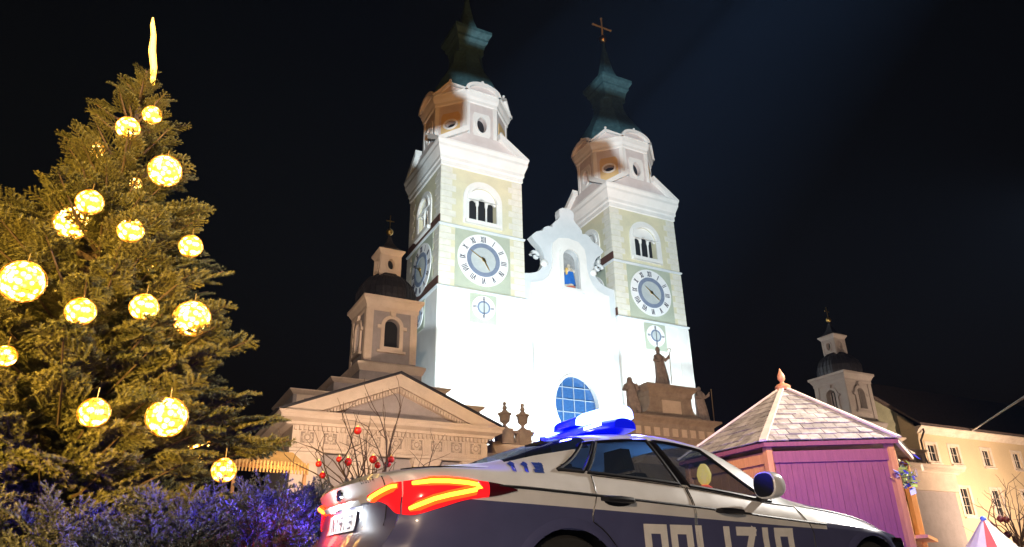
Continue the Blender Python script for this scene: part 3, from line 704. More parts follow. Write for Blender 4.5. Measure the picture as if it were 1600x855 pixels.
for k in range(6):
    x, y = hexv(rc+0.02, k)
    a = np.array([x, y, EZ+0.02]); b = np.array([0, 0, PZ+0.04]); d = (b-a)/np.linalg.norm(b-a)
    tn = np.array([-y, x, 0])/math.hypot(x, y)*0.06; up = np.cross(d, tn); up = up/np.linalg.norm(up)*0.035
    if up[2] < 0: up = -up
    MB().add([a-tn, a+tn, a+tn+up, a-tn+up, b-tn*0.6, b+tn*0.6, b+tn*0.6+up, b-tn*0.6+up], [(0, 1, 2, 3), (4, 7, 6, 5), (0, 4, 5, 1), (1, 5, 6, 2), (2, 6, 7, 3), (3, 7, 4, 0)]).build('hip_cap', M_CAP, hut)
    a = hexv(rc+0.005, k); b = hexv(rc+0.005, (k+1) % 6)
    MB().loft([[(a[0], a[1], EZ-0.06), (a[0]*0.97, a[1]*0.97, EZ-0.06), (a[0]*0.97, a[1]*0.97, EZ+0.005), (a[0], a[1], EZ+0.005)], [(b[0], b[1], EZ-0.06), (b[0]*0.97, b[1]*0.97, EZ-0.06), (b[0]*0.97, b[1]*0.97, EZ+0.005), (b[0], b[1], EZ+0.005)]]).build('eaves_board', M_CAP if k == 0 else M_RED, hut)
fin = mat('carved_finial_wood', (0.55, 0.24, 0.12), 0.5, (0.42, 0.17, 0.08), 8)
MB().lathe(0, 0, [(0.13, PZ-0.02), (0.15, PZ+0.04), (0.11, PZ+0.085), (0.045, PZ+0.115), (0.035, PZ+0.14), (0.07, PZ+0.2), (0.068, PZ+0.26), (0.036, PZ+0.33), (0.004, PZ+0.41)], 12).build('finial', fin, hut, True)

# bouquet hung at the hut's serving corner
bq = thing('hanging_bouquet', 'small bouquet of yellow green leaves and blue flowers hung under the hut eaves', 'bouquet', tuple(onDist(1411, 742, 13.2)))
bp0 = onDist(1411, 742, 13.2)
for nm, cc, n in (('leaves', (0.28, 0.36, 0.06), 60), ('flowers', (0.10, 0.10, 0.40), 24), ('blossoms', (0.75, 0.72, 0.35), 20)):
    m = MB()
    for i in range(n):
        p = bp0+rng.normal(0, 1, 3)*(0.09, 0.09, 0.1)
        e1, e2 = rng.normal(0, 0.04, 3), rng.normal(0, 0.025, 3)
        m.add([p-e1, p-e2, p+e1, p+e2], [(0, 1, 2, 3)])
    m.build(nm, mat(nm+'_colour', cc, 0.7), bq, normals=False, kind='stuff')
MB().tube([bp0+(0, 0, 0.1), bp0+(0, 0.05, 0.35)], 0.01, 4).build('string', M_PIPE, bq)

# ================================================================== police car
CX0, CY0, CHD = 1.1986, 4.70007, math.pi/2-1.51568
carT = thing('police_car', 'white and blue police car with lit tail lamps and blue roof light bar', 'car', (CX0, CY0, 0), CHD, local=True)
def pch(xk, yk):
    xk = np.array(xk, float); yk = np.array(yk, float); h = np.diff(xk); d = np.diff(yk)/h; m = np.zeros(len(xk))
    for i in range(1, len(xk)-1):
        if d[i-1]*d[i] > 0: w1, w2 = 2*h[i]+h[i-1], h[i]+2*h[i-1]; m[i] = (w1+w2)/(w1/d[i-1]+w2/d[i])
    m[0], m[-1] = d[0], d[-1]
    def f(x):
        x = np.clip(x, xk[0], xk[-1]); i = int(min(max(np.searchsorted(xk, x)-1, 0), len(h)-1)); t = (x-xk[i])/h[i]
        return (2*t**3-3*t**2+1)*yk[i]+(t**3-2*t**2+t)*h[i]*m[i]+(-2*t**3+3*t**2)*yk[i+1]+(t**3-t**2)*h[i]*m[i+1]
    return f
XK = [0, .15, .4, .7, 1.1, 1.6, 2.1, 2.55, 2.9, 3.3, 3.9, 4.4, 4.74]
Fzt = pch(XK, [1.03, 1.055, 1.08, 1.105, 1.265, 1.40, 1.437, 1.405, 1.27, 1.03, .95, .85, .68])
Fys = pch(XK, [.72, .81, .872, .89, .905, .91, .91, .91, .91, .915, .92, .87, .66])
Fzs = pch(XK, [.84, .88, .915, .925, .91, .885, .86, .835, .81, .785, .75, .70, .58])
Fzb = pch(XK, [.985, 1.01, 1.03, 1.035, 1.05, 1.03, 1.00, 0.96, .925, .90, .855, .76, .63])
Fyb = pch(XK, [.66, .74, .785, .79, .79, .815, .835, .845, .85, .845, .80, .72, .55])
Fzr = pch(XK, [1.01, 1.035, 1.065, 1.10, 1.215, 1.335, 1.375, 1.335, 1.21, .985, .91, .81, .66])
Fyr = pch(XK, [.55, .60, .63, .645, .61, .585, .585, .59, .62, .68, .66, .58, .45])
def section(x):
    ys, zs, zb, yb, zr, yr, zt = (float(F(x)) for F in (Fys, Fzs, Fzb, Fyb, Fzr, Fyr, Fzt))
    pts = [(ys-.08, .17), (ys-.02, .28), (ys-.004, .5), (ys-.008, zs-.13), (ys, zs-.02), (ys-.008, zs+.012), (ys+(yb-ys)*.45, zs+(zb-zs)*.5), (yb, zb), (yr+(yb-yr)*.45, zb+(zr-zb)*.6), (yr, zr), (yr*.78, zr+(zt-zr)*.55), (yr*.4, zr+(zt-zr)*.9), (0, zt)]
    P = np.array(pts); out = []
    for i in range(len(P)-1):
        p0, p1, p2, p3 = P[max(i-1, 0)], P[i], P[i+1], P[min(i+2, len(P)-1)]
        k = 6
        for t in np.arange(k)/k:
            m1, m2 = (p2-p0)*0.42, (p3-p1)*0.42
            if i in (4, 5): m1, m2 = p2-p1, p2-p1
            out.append((2*t**3-3*t**2+1)*p1+(t**3-2*t**2+t)*m1+(-2*t**3+3*t**2)*p2+(t**3-t**2)*m2)
    out.append(P[-1]); return np.array(out)
Froff = pch([.1, .25, .42, .58, .68, .75, .85, .95, 1.03, 1.2], [.12, .05, .0, .02, .08, .11, .115, .09, .045, .045])
def xshift(xs, z): return float(Froff(z))*max(0.0, 1-xs/.6)**1.2
NX = 170
XS = np.concatenate([np.linspace(0, .6, 30), np.linspace(.6, 4.74, NX-29)[1:]])
SEC = [section(x) for x in XS]; NS = len(SEC[0])
def side_y(x, z):                            # half width of the body side at a point (x along the car)
    xs = x
    for _ in range(6): xs = x-xshift(max(xs, 0), z)
    xs = max(xs, 0.0); s = section(xs); zz = np.maximum.accumulate(s[:60, 1]+np.arange(60)*1e-6)
    return float(np.interp(z, zz, s[:60, 0]))
def nose(xs, y, ys):                         # front plan rounding
    t = max(0.0, (xs-4.1)/.64); return -0.22*t*t*(y/max(ys, .1))**2
WX, WZ = (1.13, 3.98), .335
# window outlines on the side (x bottom rear, x bottom front, x top rear, x top front)
PANES = {'quarter_window': (1.14, 1.33, 1.44, 1.545), 'rear_door_window': (1.36, 2.10, 1.57, 2.02), 'front_door_window': (2.19, 2.98, 2.08, 2.53)}
def pane_pt(p, u, v):
    a, b, c, d = p
    x = (a*(1-v)+c*v)*(1-u)+(b*(1-v)+d*v)*u
    z0 = float(Fzb(x))+.016; z1 = float(Fzr(x))-.035
    return x, z0+(z1-z0)*v
polys = []
for p in PANES.values():
    polys.append([pane_pt(p, u, 0.0) for u in np.linspace(0, 1, 8)]+[pane_pt(p, 1, v) for v in np.linspace(0, 1, 6)]+[pane_pt(p, u, 1) for u in np.linspace(1, 0, 8)]+[pane_pt(p, 0, v) for v in np.linspace(1, 0, 6)])
def inside(pt, P):
    c = False; x, y = pt; j = len(P)-1
    for i in range(len(P)):
        if (P[i][1] > y) != (P[j][1] > y) and x < (P[j][0]-P[i][0])*(y-P[i][1])/(P[j][1]-P[i][1]+1e-12)+P[i][0]: c = not c
        j = i
    return c
body = MB(); glassW = MB(); glassR = MB()
full = []
for i, xs in enumerate(XS):
    s = SEC[i]; row = []
    for (y, z) in s: row.append((xs+xshift(xs, z)+nose(xs, y, s[20, 0]), -y, z))
    row += [(p[0], -p[1], p[2]) for p in reversed(row[:-1])]
    full.append(row)
NT = len(full[0])
V = [p for r in full for p in r]
def fidx(i, j): return i*NT+j
fb, fw, fr_ = [], [], []
for i in range(len(XS)-1):
    for j in range(NT-1):
        f = (fidx(i, j), fidx(i, j+1), fidx(i+1, j+1), fidx(i+1, j))
        c = np.mean([V[k] for k in f], axis=0); jj = j if j < NS-1 else NT-2-j
        if jj >= 55 and 2.60 < XS[i] and XS[i+1] < 3.28: fw.append(f); continue
        if jj >= 50 and .78 < XS[i] and XS[i+1] < 1.50: fr_.append(f); continue
        if 40 <= jj < 56 and any(inside((c[0], c[2]), P) for P in polys): continue
        if jj < 40 and any(math.hypot(c[0]-wx, c[2]-WZ) < .385 for wx in WX): continue
        fb.append(f)
# rear end cap
J4 = 42
NC = NS-1-J4
top = full[0][J4:NT-J4]
rows = []
for j in range(0, J4+1, 3):
    y0, z0 = SEC[0][j]
    rows.append([(float(Froff(z0))-.085*(1-(q[1]/top[0][1])**2), q[1]/abs(top[0][1])*y0, z0) for q in top])
# blend the cap's border onto the body's first section
for q, j in enumerate(range(0, J4+1, 3)):
    rows[q][0] = full[0][j]; rows[q][-1] = full[0][NT-1-j]
rows.append(list(top))
def allfaces(V, F, extra=None):
    m = MB(); m.v = list(V); m.f = list(F)
    if extra is not None: m.grid(extra)
    used = sorted({k for f in m.f for k in f}); mp = {k: n for n, k in enumerate(used)}
    m.v = [m.v[k] for k in used]; m.f = [tuple(mp[k] for k in f) for f in m.f]
    return m
# two-tone paint: white above a sloping line, azure below and on the nose
def paint():
    m = mat('police_paint', (0.8, 0.8, 0.8), 0.28, coat=0.6, spec=0.5)
    nt = m.node_tree; b = nt.nodes['Principled BSDF']
    tc = nt.nodes.new('ShaderNodeTexCoord'); sp = nt.nodes.new('ShaderNodeSeparateXYZ'); nt.links.new(tc.outputs['Object'], sp.inputs[0])
    def mth(op, a, bb):
        n = nt.nodes.new('ShaderNodeMath'); n.operation = op
        for k, q in enumerate((a, bb)):
            if isinstance(q, (int, float)): n.inputs[k].default_value = q
            else: nt.links.new(q, n.inputs[k])
        return n.outputs[0]
    line = mth('SUBTRACT', .868, mth('MULTIPLY', sp.outputs[0], .036))
    up = mth('GREATER_THAN', sp.outputs[2], line)
    back = mth('LESS_THAN', sp.outputs[0], 3.46)
    fac = mth('MULTIPLY', up, back)
    mx = nt.nodes.new('ShaderNodeMix'); mx.data_type = 'RGBA'
    nt.links.new(fac, mx.inputs[0]); mx.inputs[6].default_value = (0.085, 0.092, 0.20, 1); mx.inputs[7].default_value = (0.78, 0.77, 0.75, 1)
    n = nt.nodes.new('ShaderNodeTexNoise'); n.inputs['Scale'].default_value = 7; n.inputs['Detail'].default_value = 5; nt.links.new(tc.outputs['Object'], n.inputs[0])
    m2 = nt.nodes.new('ShaderNodeMix'); m2.data_type = 'RGBA'; m2.blend_type = 'MULTIPLY'; m2.inputs[0].default_value = 0.25
    nt.links.new(mx.outputs[2], m2.inputs[6]); nt.links.new(n.outputs['Fac'], m2.inputs[7])
    nt.links.new(m2.outputs[2], b.inputs['Base Color'])
    rr = nt.nodes.new('ShaderNodeMapRange'); rr.inputs[3].default_value = .22; rr.inputs[4].default_value = .42; nt.links.new(n.outputs['Fac'], rr.inputs[0]); nt.links.new(rr.outputs[0], b.inputs['Roughness'])
    return m
M_PNT = paint()
M_BLK = mat('black_trim', (0.012, 0.012, 0.014), 0.35)
M_RUB = mat('tyre_rubber', (0.018, 0.018, 0.018), 0.85, bump=0.3, bscale=60)
M_RIM = mat('alloy_rim', (0.45, 0.45, 0.46), 0.3, metal=0.9)
M_CHR = mat('chrome', (0.75, 0.75, 0.76), 0.12, metal=1.0)
M_DBL = mat('decal_blue', (0.02, 0.05, 0.22), 0.4)
M_LET = mat('reflective_white_letters', (0.80, 0.78, 0.74), 0.5, (0.70, 0.68, 0.64), 14)
M_INT = mat('cabin_fabric', (0.03, 0.03, 0.033), 0.9)
def glassmat(name, tint, op, ior=1.5):
    m = bpy.data.materials.new(name); m.use_nodes = True; nt = m.node_tree
    for n in list(nt.nodes): nt.nodes.remove(n)
    o = nt.nodes.new('ShaderNodeOutputMaterial'); t = nt.nodes.new('ShaderNodeBsdfTransparent'); t.inputs[0].default_value = (*tint, 1)
    gl = nt.nodes.new('ShaderNodeBsdfGlossy'); gl.inputs['Roughness'].default_value = 0.03; gl.inputs[0].default_value = (.9, .95, 1, 1)
    mx = nt.nodes.new('ShaderNodeMixShader'); mx.inputs[0].default_value = op; nt.links.new(t.outputs[0], mx.inputs[1]); nt.links.new(gl.outputs[0], mx.inputs[2])
    df = nt.nodes.new('ShaderNodeBsdfDiffuse'); df.inputs[0].default_value = (.35, .5, .8, 1); m2 = nt.nodes.new('ShaderNodeMixShader'); m2.inputs[0].default_value = .03  # thin dust film, its blue paints reflected light into the glass
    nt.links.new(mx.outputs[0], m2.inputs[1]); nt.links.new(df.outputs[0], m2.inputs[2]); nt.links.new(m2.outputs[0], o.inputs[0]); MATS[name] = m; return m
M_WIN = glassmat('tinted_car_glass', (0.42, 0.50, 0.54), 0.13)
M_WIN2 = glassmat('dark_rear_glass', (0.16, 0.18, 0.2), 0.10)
B = allfaces(V, fb, rows).build('body', M_PNT, carT, True, angle=28)
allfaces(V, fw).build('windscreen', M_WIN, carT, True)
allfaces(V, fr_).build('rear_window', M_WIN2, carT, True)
def onside(x, z, off, sgn=-1): return (x, sgn*(side_y(x, z)+off), z)
# doors: skins a few millimetres proud
def door(name, xa, xb, sgn):
    P = []
    for z in np.linspace(.27, 1.0, 22):
        row = []
        for u in np.linspace(0, 1, 18):
            x0, x1 = xa(z), xb(z); x = x0+(x1-x0)*u; zz = min(z, float(Fzb(x))-.004) if z > .9 else z
            zz = .27+(float(Fzb(x))-.004-.27)*(z-.27)/.73
            row.append(onside(x, zz, .0045, sgn))
        P.append(row)
    d = MB().grid(P)
    e = MB()
    d.build(name, M_PNT, carT, True)
    o = carT.children[-1] if False else None
    return P
def door_obj(name, xa, xb, sgn):
    P = door(name, xa, xb, sgn)
    brd = P[0]+[r[-1] for r in P]+P[-1][::-1]+[r[0] for r in P][::-1]
    MB().tube([(p[0], p[1], p[2]) for p in brd], .0045, 4).build('door_gap', M_BLK, carT)
archx = lambda z: WX[0]+(math.sqrt(max(0, .425**2-(z-WZ)**2)) if z < WZ+.425 else 0)
for sgn in (-1, 1):
    rx = lambda z: max(archx(z), 1.26+.12*max(0, (z-.62)/.38) if z > .74 else 1.2)
    door_obj('rear_door', rx, lambda z: 2.14, sgn)
    door_obj('front_door', lambda z: 2.155, lambda z: 3.30-.10*max(0, (z-.8)/.2), sgn)
    for hx, hz in ((1.50, .885), (2.47, .845)):
        y = side_y(hx, hz)
        h = MB().tube([(hx-.13, sgn*(y+.004), hz), (hx-.10, sgn*(y+.034), hz-.002), (hx, sgn*(y+.042), hz-.004), (hx+.09, sgn*(y+.036), hz-.006), (hx+.13, sgn*(y+.004), hz-.008)], [.012, .019, .022, .02, .012], 8)
        h.build('door_handle', M_BLK, carT, True)
        MB().prism_y(oval(hx, hz-.012, .11, .032, 16), min(sgn*(y+.002), sgn*(y+.008)), max(sgn*(y+.002), sgn*(y+.008))).build('handle_recess', M_BLK, carT)
    for nm, p in PANES.items():
        G = [[onside(*pane_pt(p, u, v), .005, sgn) for u in np.linspace(-.02, 1.02, 14)] for v in np.linspace(-.03, 1.03, 9)]
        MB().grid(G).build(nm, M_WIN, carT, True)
        L = [onside(*pane_pt(p, u, 0), .007, sgn) for u in np.linspace(0, 1, 14)]+[onside(*pane_pt(p, 1, v), .007, sgn) for v in np.linspace(0, 1, 8)]+[onside(*pane_pt(p, u, 1), .007, sgn) for u in np.linspace(1, 0, 14)]+[onside(*pane_pt(p, 0, v), .007, sgn) for v in np.linspace(1, 0, 8)]
        MB().tube(L, .012, 5).build('window_trim', M_BLK, carT, True)
    # chrome divider between the rear panes
    D = [onside(*pane_pt((1.335, 1.36, 1.545, 1.57), .5, v), .016, sgn) for v in np.linspace(0, 1, 8)]
    MB().tube(D, .008, 5).build('pane_divider', M_CHR, carT, True)
    P = []
    for v in np.linspace(0, 1, 8):
        row = []
        for u in np.linspace(0, 1, 5):
            row.append(onside(*pane_pt((2.10, 2.19, 2.02, 2.08), u, v), .006, sgn))
        P.append(row)
    MB().grid(P).build('door_pillar', M_BLK, carT, True)
    # dark strip along the waist, painting the shade of the body crease
    MB().tube([onside(x, float(Fzs(x))+.004, .0055, sgn) for x in np.linspace(.66, 3.46, 50)], .009, 6).build('crease_shade_strip', M_BLK, carT, True)
    # wheel arch flanges, liners and wheels
    for wx in WX:
        G = [[(wx+r*math.cos(a), sgn*(side_y(wx+r*math.cos(a), WZ+r*math.sin(a))+.006+(.012 if r < .40 else 0)), WZ+r*math.sin(a)) for a in np.linspace(-.25, math.pi+.25, 40)] for r in (.372, .385, .398, .43)]
        MB().grid(G).build('arch_flange', M_PNT, carT, True)
        MB().loft([[(wx+.38*math.cos(a), sgn*.9, WZ+.38*math.sin(a)) for a in np.linspace(-.3, math.pi+.3, 24)], [(wx+.38*math.cos(a), sgn*.55, WZ+.38*math.sin(a)) for a in np.linspace(-.3, math.pi+.3, 24)]], False, True, False).build('arch_liner', M_BLK, carT)
        wh = MB().lathe(0, 0, [(.20, -.10), (.32, -.11), (.335, -.08), (.337, .08), (.32, .11), (.22, .105), (.22, -.10)], 36)
        wh.v = [(wx+x, sgn*.78+z*sgn, WZ+y) for x, y, z in wh.v]
        w = wh.build('wheel', M_RUB, carT, True)
        rm = MB().lathe(0, 0, [(.225, .09), (.215, .10), (.205, .06), (.20, -.05)], 36)
        for q in range(5):
            a = 2*math.pi*q/5
            for da in (-.12, .12):
                c, s = math.cos(a+da), math.sin(a+da)
                rm.add([(.03*c-.02*s, .03*s+.02*c, .085), (.21*c-.018*s, .21*s+.018*c, .095), (.21*c+.018*s, .21*s-.018*c, .095), (.03*c+.02*s, .03*s-.02*c, .085), (.03*c-.02*s, .03*s+.02*c, .05), (.21*c-.018*s, .21*s+.018*c, .06), (.21*c+.018*s, .21*s-.018*c, .06), (.03*c+.02*s, .03*s-.02*c, .05)], [(0, 1, 2, 3), (4, 7, 6, 5), (0, 4, 5, 1), (2, 6, 7, 3), (1, 5, 6, 2), (0, 3, 7, 4)])
        rm.lathe(0, 0, [(.05, .05), (.05, .095), (.03, .1)], 14)
        rm.v = [(wx+x, sgn*.78+z*sgn, WZ+y) for x, y, z in rm.v]; rm.build('rim', M_RIM, w, True)
    # mirror
    mx, mz, my = 2.85, 1.025, .975
    rings = []
    for k, (dx, sc) in enumerate(((-.075, .94), (-.07, 1.0), (-.02, 1.03), (.03, .92), (.075, .66), (.10, .3))):
        rings.append([(mx+dx, sgn*(my+.10*sc*math.copysign(abs(math.cos(a))**.75, math.cos(a))), mz+.092*sc*math.copysign(abs(math.sin(a))**.75, math.sin(a))) for a in np.linspace(0, 2*math.pi, 20, endpoint=False)])
    mr = MB().loft(rings).build('side_mirror', M_PNT if False else mat('mirror_shell_white', (.74, .73, .72), .3, coat=.5), carT, True)
    MB().prism_x([(sgn*(my+.088*math.copysign(abs(math.cos(a))**.75, math.cos(a))), mz+.082*math.copysign(abs(math.sin(a))**.75, math.sin(a))) for a in np.linspace(0, 2*math.pi, 20, endpoint=False)], mx-.079, mx-.074).build('mirror_glass', M_BLK, mr)
    MB().tube([(2.86, sgn*(side_y(2.86, .95)-.01), .94), (2.84, sgn*.93, .955), (2.83, sgn*.965, .97)], [.03, .026, .03], 8).build('mirror_stem', M_BLK, mr, True)

# letters on the doors: blocky strokes laid on the body side
STR = {'P': [((0, 0), (0, 1)), ((0, 1), (1, 1)), ((1, 1), (1, .46)), ((1, .46), (0, .46))], 'O': [((0, 0), (0, 1)), ((0, 1), (1, 1)), ((1, 1), (1, 0)), ((1, 0), (0, 0))], 'L': [((0, 1), (0, 0)), ((0, 0), (1, 0))], 'I': [((.5, 0), (.5, 1))],
       'Z': [((0, 1), (1, 1)), ((1, 1), (0, 0)), ((0, 0), (1, 0))], 'A': [((0, 0), (0, 1)), ((0, 1), (1, 1)), ((1, 1), (1, 0)), ((0, .42), (1, .42))], 'N': [((0, 0), (0, 1)), ((0, 1), (1, 0)), ((1, 0), (1, 1))],
       '1': [((.5, 0), (.5, 1)), ((.2, .8), (.5, 1))], '3': [((0, 1), (1, 1)), ((1, 1), (1, 0)), ((1, 0), (0, 0)), ((1, .5), (.2, .5))], '9': [((1, 0), (1, 1)), ((1, 1), (0, 1)), ((0, 1), (0, .5)), ((0, .5), (1, .5))], '5': [((1, 1), (0, 1)), ((0, 1), (0, .52)), ((0, .52), (1, .52)), ((1, .52), (1, 0)), ((1, 0), (0, 0))]}
def glyph(c, x0, z0, w, h, th, slant, place):
    m = MB()
    for (a, b), (a2, b2) in STR[c]:
        p = np.array((x0+a*w+b*h*slant, z0+b*h)); q = np.array((x0+a2*w+b2*h*slant, z0+b2*h)); d = (q-p)/np.linalg.norm(q-p); n = np.array((-d[1], d[0]))*th/2; p = p-d*th/2; q = q+d*th/2
        k = max(2, int(np.linalg.norm(q-p)/.05)+1)
        for off in (0.0,):
            G = [[place(*(p+(q-p)*t+n*s)) for s in (-1, 1)] for t in np.linspace(0, 1, k)]
        m.grid(G)
    return m
for sgn in (-1, 1):
    x = 1.72; word = 'POLIZIA' if sgn < 0 else 'AIZILOP'
    for c in word:
        w = .07 if c == 'I' else .135
        glyph(c, x, .44, w, .275, .058, 0.0, lambda X, Z_: onside(X, Z_, .0085, sgn)).build('door_letter', M_LET, carT)
        x += w+.085
    x = .80
    for c in '113':
        glyph(c, x, 1.045, .045, .05, .024, 0.45, lambda X, Z_: onside(X, Z_, .004, sgn)).build('pillar_decal', M_DBL, carT); x += .085
# ---- rear lamps, plate and badges: wrapped on the plan curve of the rear
def plan(z):
    zz = np.maximum.accumulate(SEC[0][:60, 1]+np.arange(60)*1e-6); y0 = float(np.interp(z, zz, SEC[0][:60, 0])); r = float(Froff(z)); yt = abs(top[0][1])
    pts = [(r-.085*(1-(y/y0*1.0)**2), -y) for y in np.linspace(0, y0, 24)]
    for xs in np.linspace(0.01, 1.2, 60):
        s = section(xs); q = np.maximum.accumulate(s[:60, 1]+np.arange(60)*1e-6); pts.append((xs+xshift(xs, z), -float(np.interp(z, q, s[:60, 0]))))
    P = np.array(pts); L = np.r_[0, np.cumsum(np.linalg.norm(np.diff(P, axis=0), axis=1))]
    return P, L
_pc = {}
def rear(s, z, off, sgn=-1):
    k = round(z, 3)
    if k not in _pc: _pc[k] = plan(z)
    P, L = _pc[k]; x = np.interp(s, L, P[:, 0]); y = np.interp(s, L, P[:, 1]); x2 = np.interp(s+.01, L, P[:, 0]); y2 = np.interp(s+.01, L, P[:, 1])
    t = np.array((x2-x, y2-y)); t /= np.linalg.norm(t)+1e-9; n = np.array((t[1], -t[0]))
    if n[0]*(x-1.0)+n[1]*y < 0: n = -n
    x, y = x+n[0]*off, y+n[1]*off
    return (x, y if sgn < 0 else -y, z)
M_LENS = mat('red_lamp_lens', (0.25, 0.005, 0.008), 0.15, emit=(1.0, 0.012, 0.015), es=1.2)
M_LENSD = mat('dark_lamp_lens', (0.06, 0.004, 0.008), 0.1)
M_HALO = mat('lamp_glow_halo', (0.6, 0.05, 0.02), 0.3, emit=(1.0, 0.055, 0.004), es=3.2)  # emissive sleeve imitating the glow around the lit tube
M_TUBE = mat('lit_lamp_tube', (0.9, 0.2, 0.05), 0.3, emit=(1.0, 0.16, 0.008), es=14.0)
Ltop = pch([.40, .60, .80, .95, 1.10, 1.30, 1.42], [.905, .935, .955, .965, .962, .945, .915])
Lbot = pch([.40, .60, .72, .80, .95, 1.10, 1.30, 1.42], [.885, .835, .775, .765, .80, .845, .875, .905])
for sgn in (-1, 1):
    for nm, s0, s1, mm_ in (('tail_lamp', .40, .735, M_LENS), ('tail_lamp', .745, 1.24, M_LENS), ('lamp_end', 1.24, 1.42, M_LENSD)):
        G = [[rear(s, float(Lbot(s))+(float(Ltop(s))-float(Lbot(s)))*v, .012*math.sin(math.pi*min(max(v, .02), .98))**.5+.003, sgn) for s in np.linspace(s0, s1, 22)] for v in np.linspace(0, 1, 9)]
        lo = MB().grid(G).build(nm, mm_, carT, True)
        if nm == 'tail_lamp' and s0 < .5:
            MB().tube([rear(s, float(Ltop(s))-.022-.012*(1-(s-.42)/.3), .008, sgn) for s in np.linspace(.43, .715, 10)], [.016]+[.027]*8+[.016], 8).build('tube_glow', M_HALO, lo, True)
            MB().tube([rear(s, float(Ltop(s))-.022-.012*(1-(s-.42)/.3), .023, sgn) for s in np.linspace(.43, .71, 10)], [.008]+[.015]*8+[.008], 8).build('light_bar', M_TUBE, lo, True)
        elif nm == 'tail_lamp':
            pa = [(.80, .935), (.90, .945), (1.0, .945), (1.10, .938), (1.16, .928), (1.175, .914), (1.15, .900), (1.08, .885), (1.0, .868), (.92, .847), (.84, .815), (.79, .798)]
            MB().tube([rear(s, z, .008, sgn) for s, z in pa], [.016]+[.029]*10+[.016], 8).build('tube_glow', M_HALO, lo, True)
            MB().tube([rear(s, z, .023, sgn) for s, z in pa], [.009]+[.0155]*10+[.009], 8).build('light_bar', M_TUBE, lo, True)
M_PLATE = mat('number_plate', (0.82, 0.82, 0.82), 0.5)
G = [[rear(s, z, .012, -1 if s >= 0 else 1) if s >= 0 else rear(-s, z, .012, 1) for s in np.linspace(-.26, .26, 13)] for z in np.linspace(.715, .83, 4)]
pl_ = MB().grid(G).build('number_plate', M_PLATE, carT)
x = -.15
for c in 'N1913':
    glyph(c, x, .735, .045, .07, .013, 0.0, lambda X, Z_: rear(abs(X), Z_, .016, -1 if X >= 0 else 1)).build('plate_letter', M_INK, pl_); x += .075
G = [[rear(abs(s), z, .03+.02*(z-.86)/.03, -1 if s >= 0 else 1) for s in np.linspace(-.34, .34, 15)] for z in (.852, .865, .88)]
MB().grid(G).build('plate_garnish', MATS['mirror_shell_white'], carT, True)
for s in (-.12, .12):
    p = rear(abs(s), .848, .03, -1 if s >= 0 else 1)
    pb_ = MB().box(p[0]-.012, p[0]+.012, p[1]-.015, p[1]+.015, .843, .848).build('plate_lamp', mat('plate_lamp_glow', (1, 1, 1), .5, emit=(.85, .9, 1), es=1.5), carT)
    point('plate_light', (p[0]-.05, p[1], .84), 1.7, (.85, .92, 1.0), .02, carT)
p = rear(0.0, .945, .004)
MB().loft([[(p[0]-.0, p[1]+.05*math.cos(a), p[2]+.045*math.sin(a)) for a in np.linspace(0, 2*math.pi, 24, endpoint=False)], [(p[0]-.012, p[1]+.046*math.cos(a), p[2]+.041*math.sin(a)) for a in np.linspace(0, 2*math.pi, 24, endpoint=False)]]).build('rear_badge', M_CHR, carT, True)
# small chrome script at the boot's right
STR.update({'g': [((1, 1), (0, 1)), ((0, 1), (0, 0)), ((0, 0), (1, 0)), ((1, 0), (1, .5))], 'u': [((0, 1), (0, 0)), ((0, 0), (1, 0)), ((1, 0), (1, 1))]})
s = .36
for c in 'gIuLIA':
    glyph(c, s, .972, .012 if c != 'I' else .004, .02, .004, 0.0, lambda X, Z_: rear(abs(X), Z_, .006)).build('boot_letter', M_CHR, carT); s += .028
# boot lid gap
MB().tube([rear(.60, z, .002) for z in np.linspace(.99, .72, 12)], .004, 4).build('boot_gap', M_BLK, carT)
MB().tube([(x, -float(Fyb(x))+.03, float(Fzb(x))+.012) for x in np.linspace(.12, .82, 16)], .004, 4).build('boot_gap', M_BLK, carT)
MB().tube([(x, -float(Fyb(x))+.015, float(Fzb(x))+.012) for x in np.linspace(3.25, 4.5, 20)], .004, 4).build('bonnet_gap', M_BLK, carT)
# headlamp (mostly hidden by perspective), fuel flap, antenna
G = [[onside(x, z, .004, -1) for x in np.linspace(4.25, 4.5, 6)] for z in np.linspace(.60, .70, 4)]
MB().grid(G).build('headlight', M_CHR, carT)
MB().loft([[(1.53, -.03, 1.36), (1.53, .03, 1.36), (1.68, .02, 1.39), (1.68, -.02, 1.39)], [(1.52, -.004, 1.43), (1.52, .004, 1.43), (1.56, .004, 1.435), (1.56, -.004, 1.435)]]).build('fin_antenna', M_BLK, carT)
# seats, dash, wheel
for sx, sy in ((2.15, -.37), (2.15, .37), (1.45, -.38), (1.45, .38)):
    st = MB().loft([[(sx-.05, sy-.23, .55), (sx+.5, sy-.23, .55), (sx+.5, sy+.23, .55), (sx-.05, sy+.23, .55)], [(sx-.05, sy-.23, .70), (sx+.5, sy-.22, .68), (sx+.5, sy+.22, .68), (sx-.05, sy+.23, .70)]])
    st.loft([[(sx-.06, sy-.23, .68), (sx+.08, sy-.23, .68), (sx+.08, sy+.23, .68), (sx-.06, sy+.23, .68)], [(sx-.2, sy-.19, 1.12), (sx-.1, sy-.19, 1.12), (sx-.1, sy+.19, 1.12), (sx-.2, sy+.19, 1.12)]])
    st.build('seat', M_INT, carT)
    MB().loft([[(sx-.23, sy-.12, 1.15), (sx-.14, sy-.12, 1.15), (sx-.14, sy+.12, 1.15), (sx-.23, sy+.12, 1.15)], [(sx-.24, sy-.1, 1.30), (sx-.16, sy-.1, 1.30), (sx-.16, sy+.1, 1.30), (sx-.24, sy+.1, 1.30)]]).build('headrest', M_INT, carT)
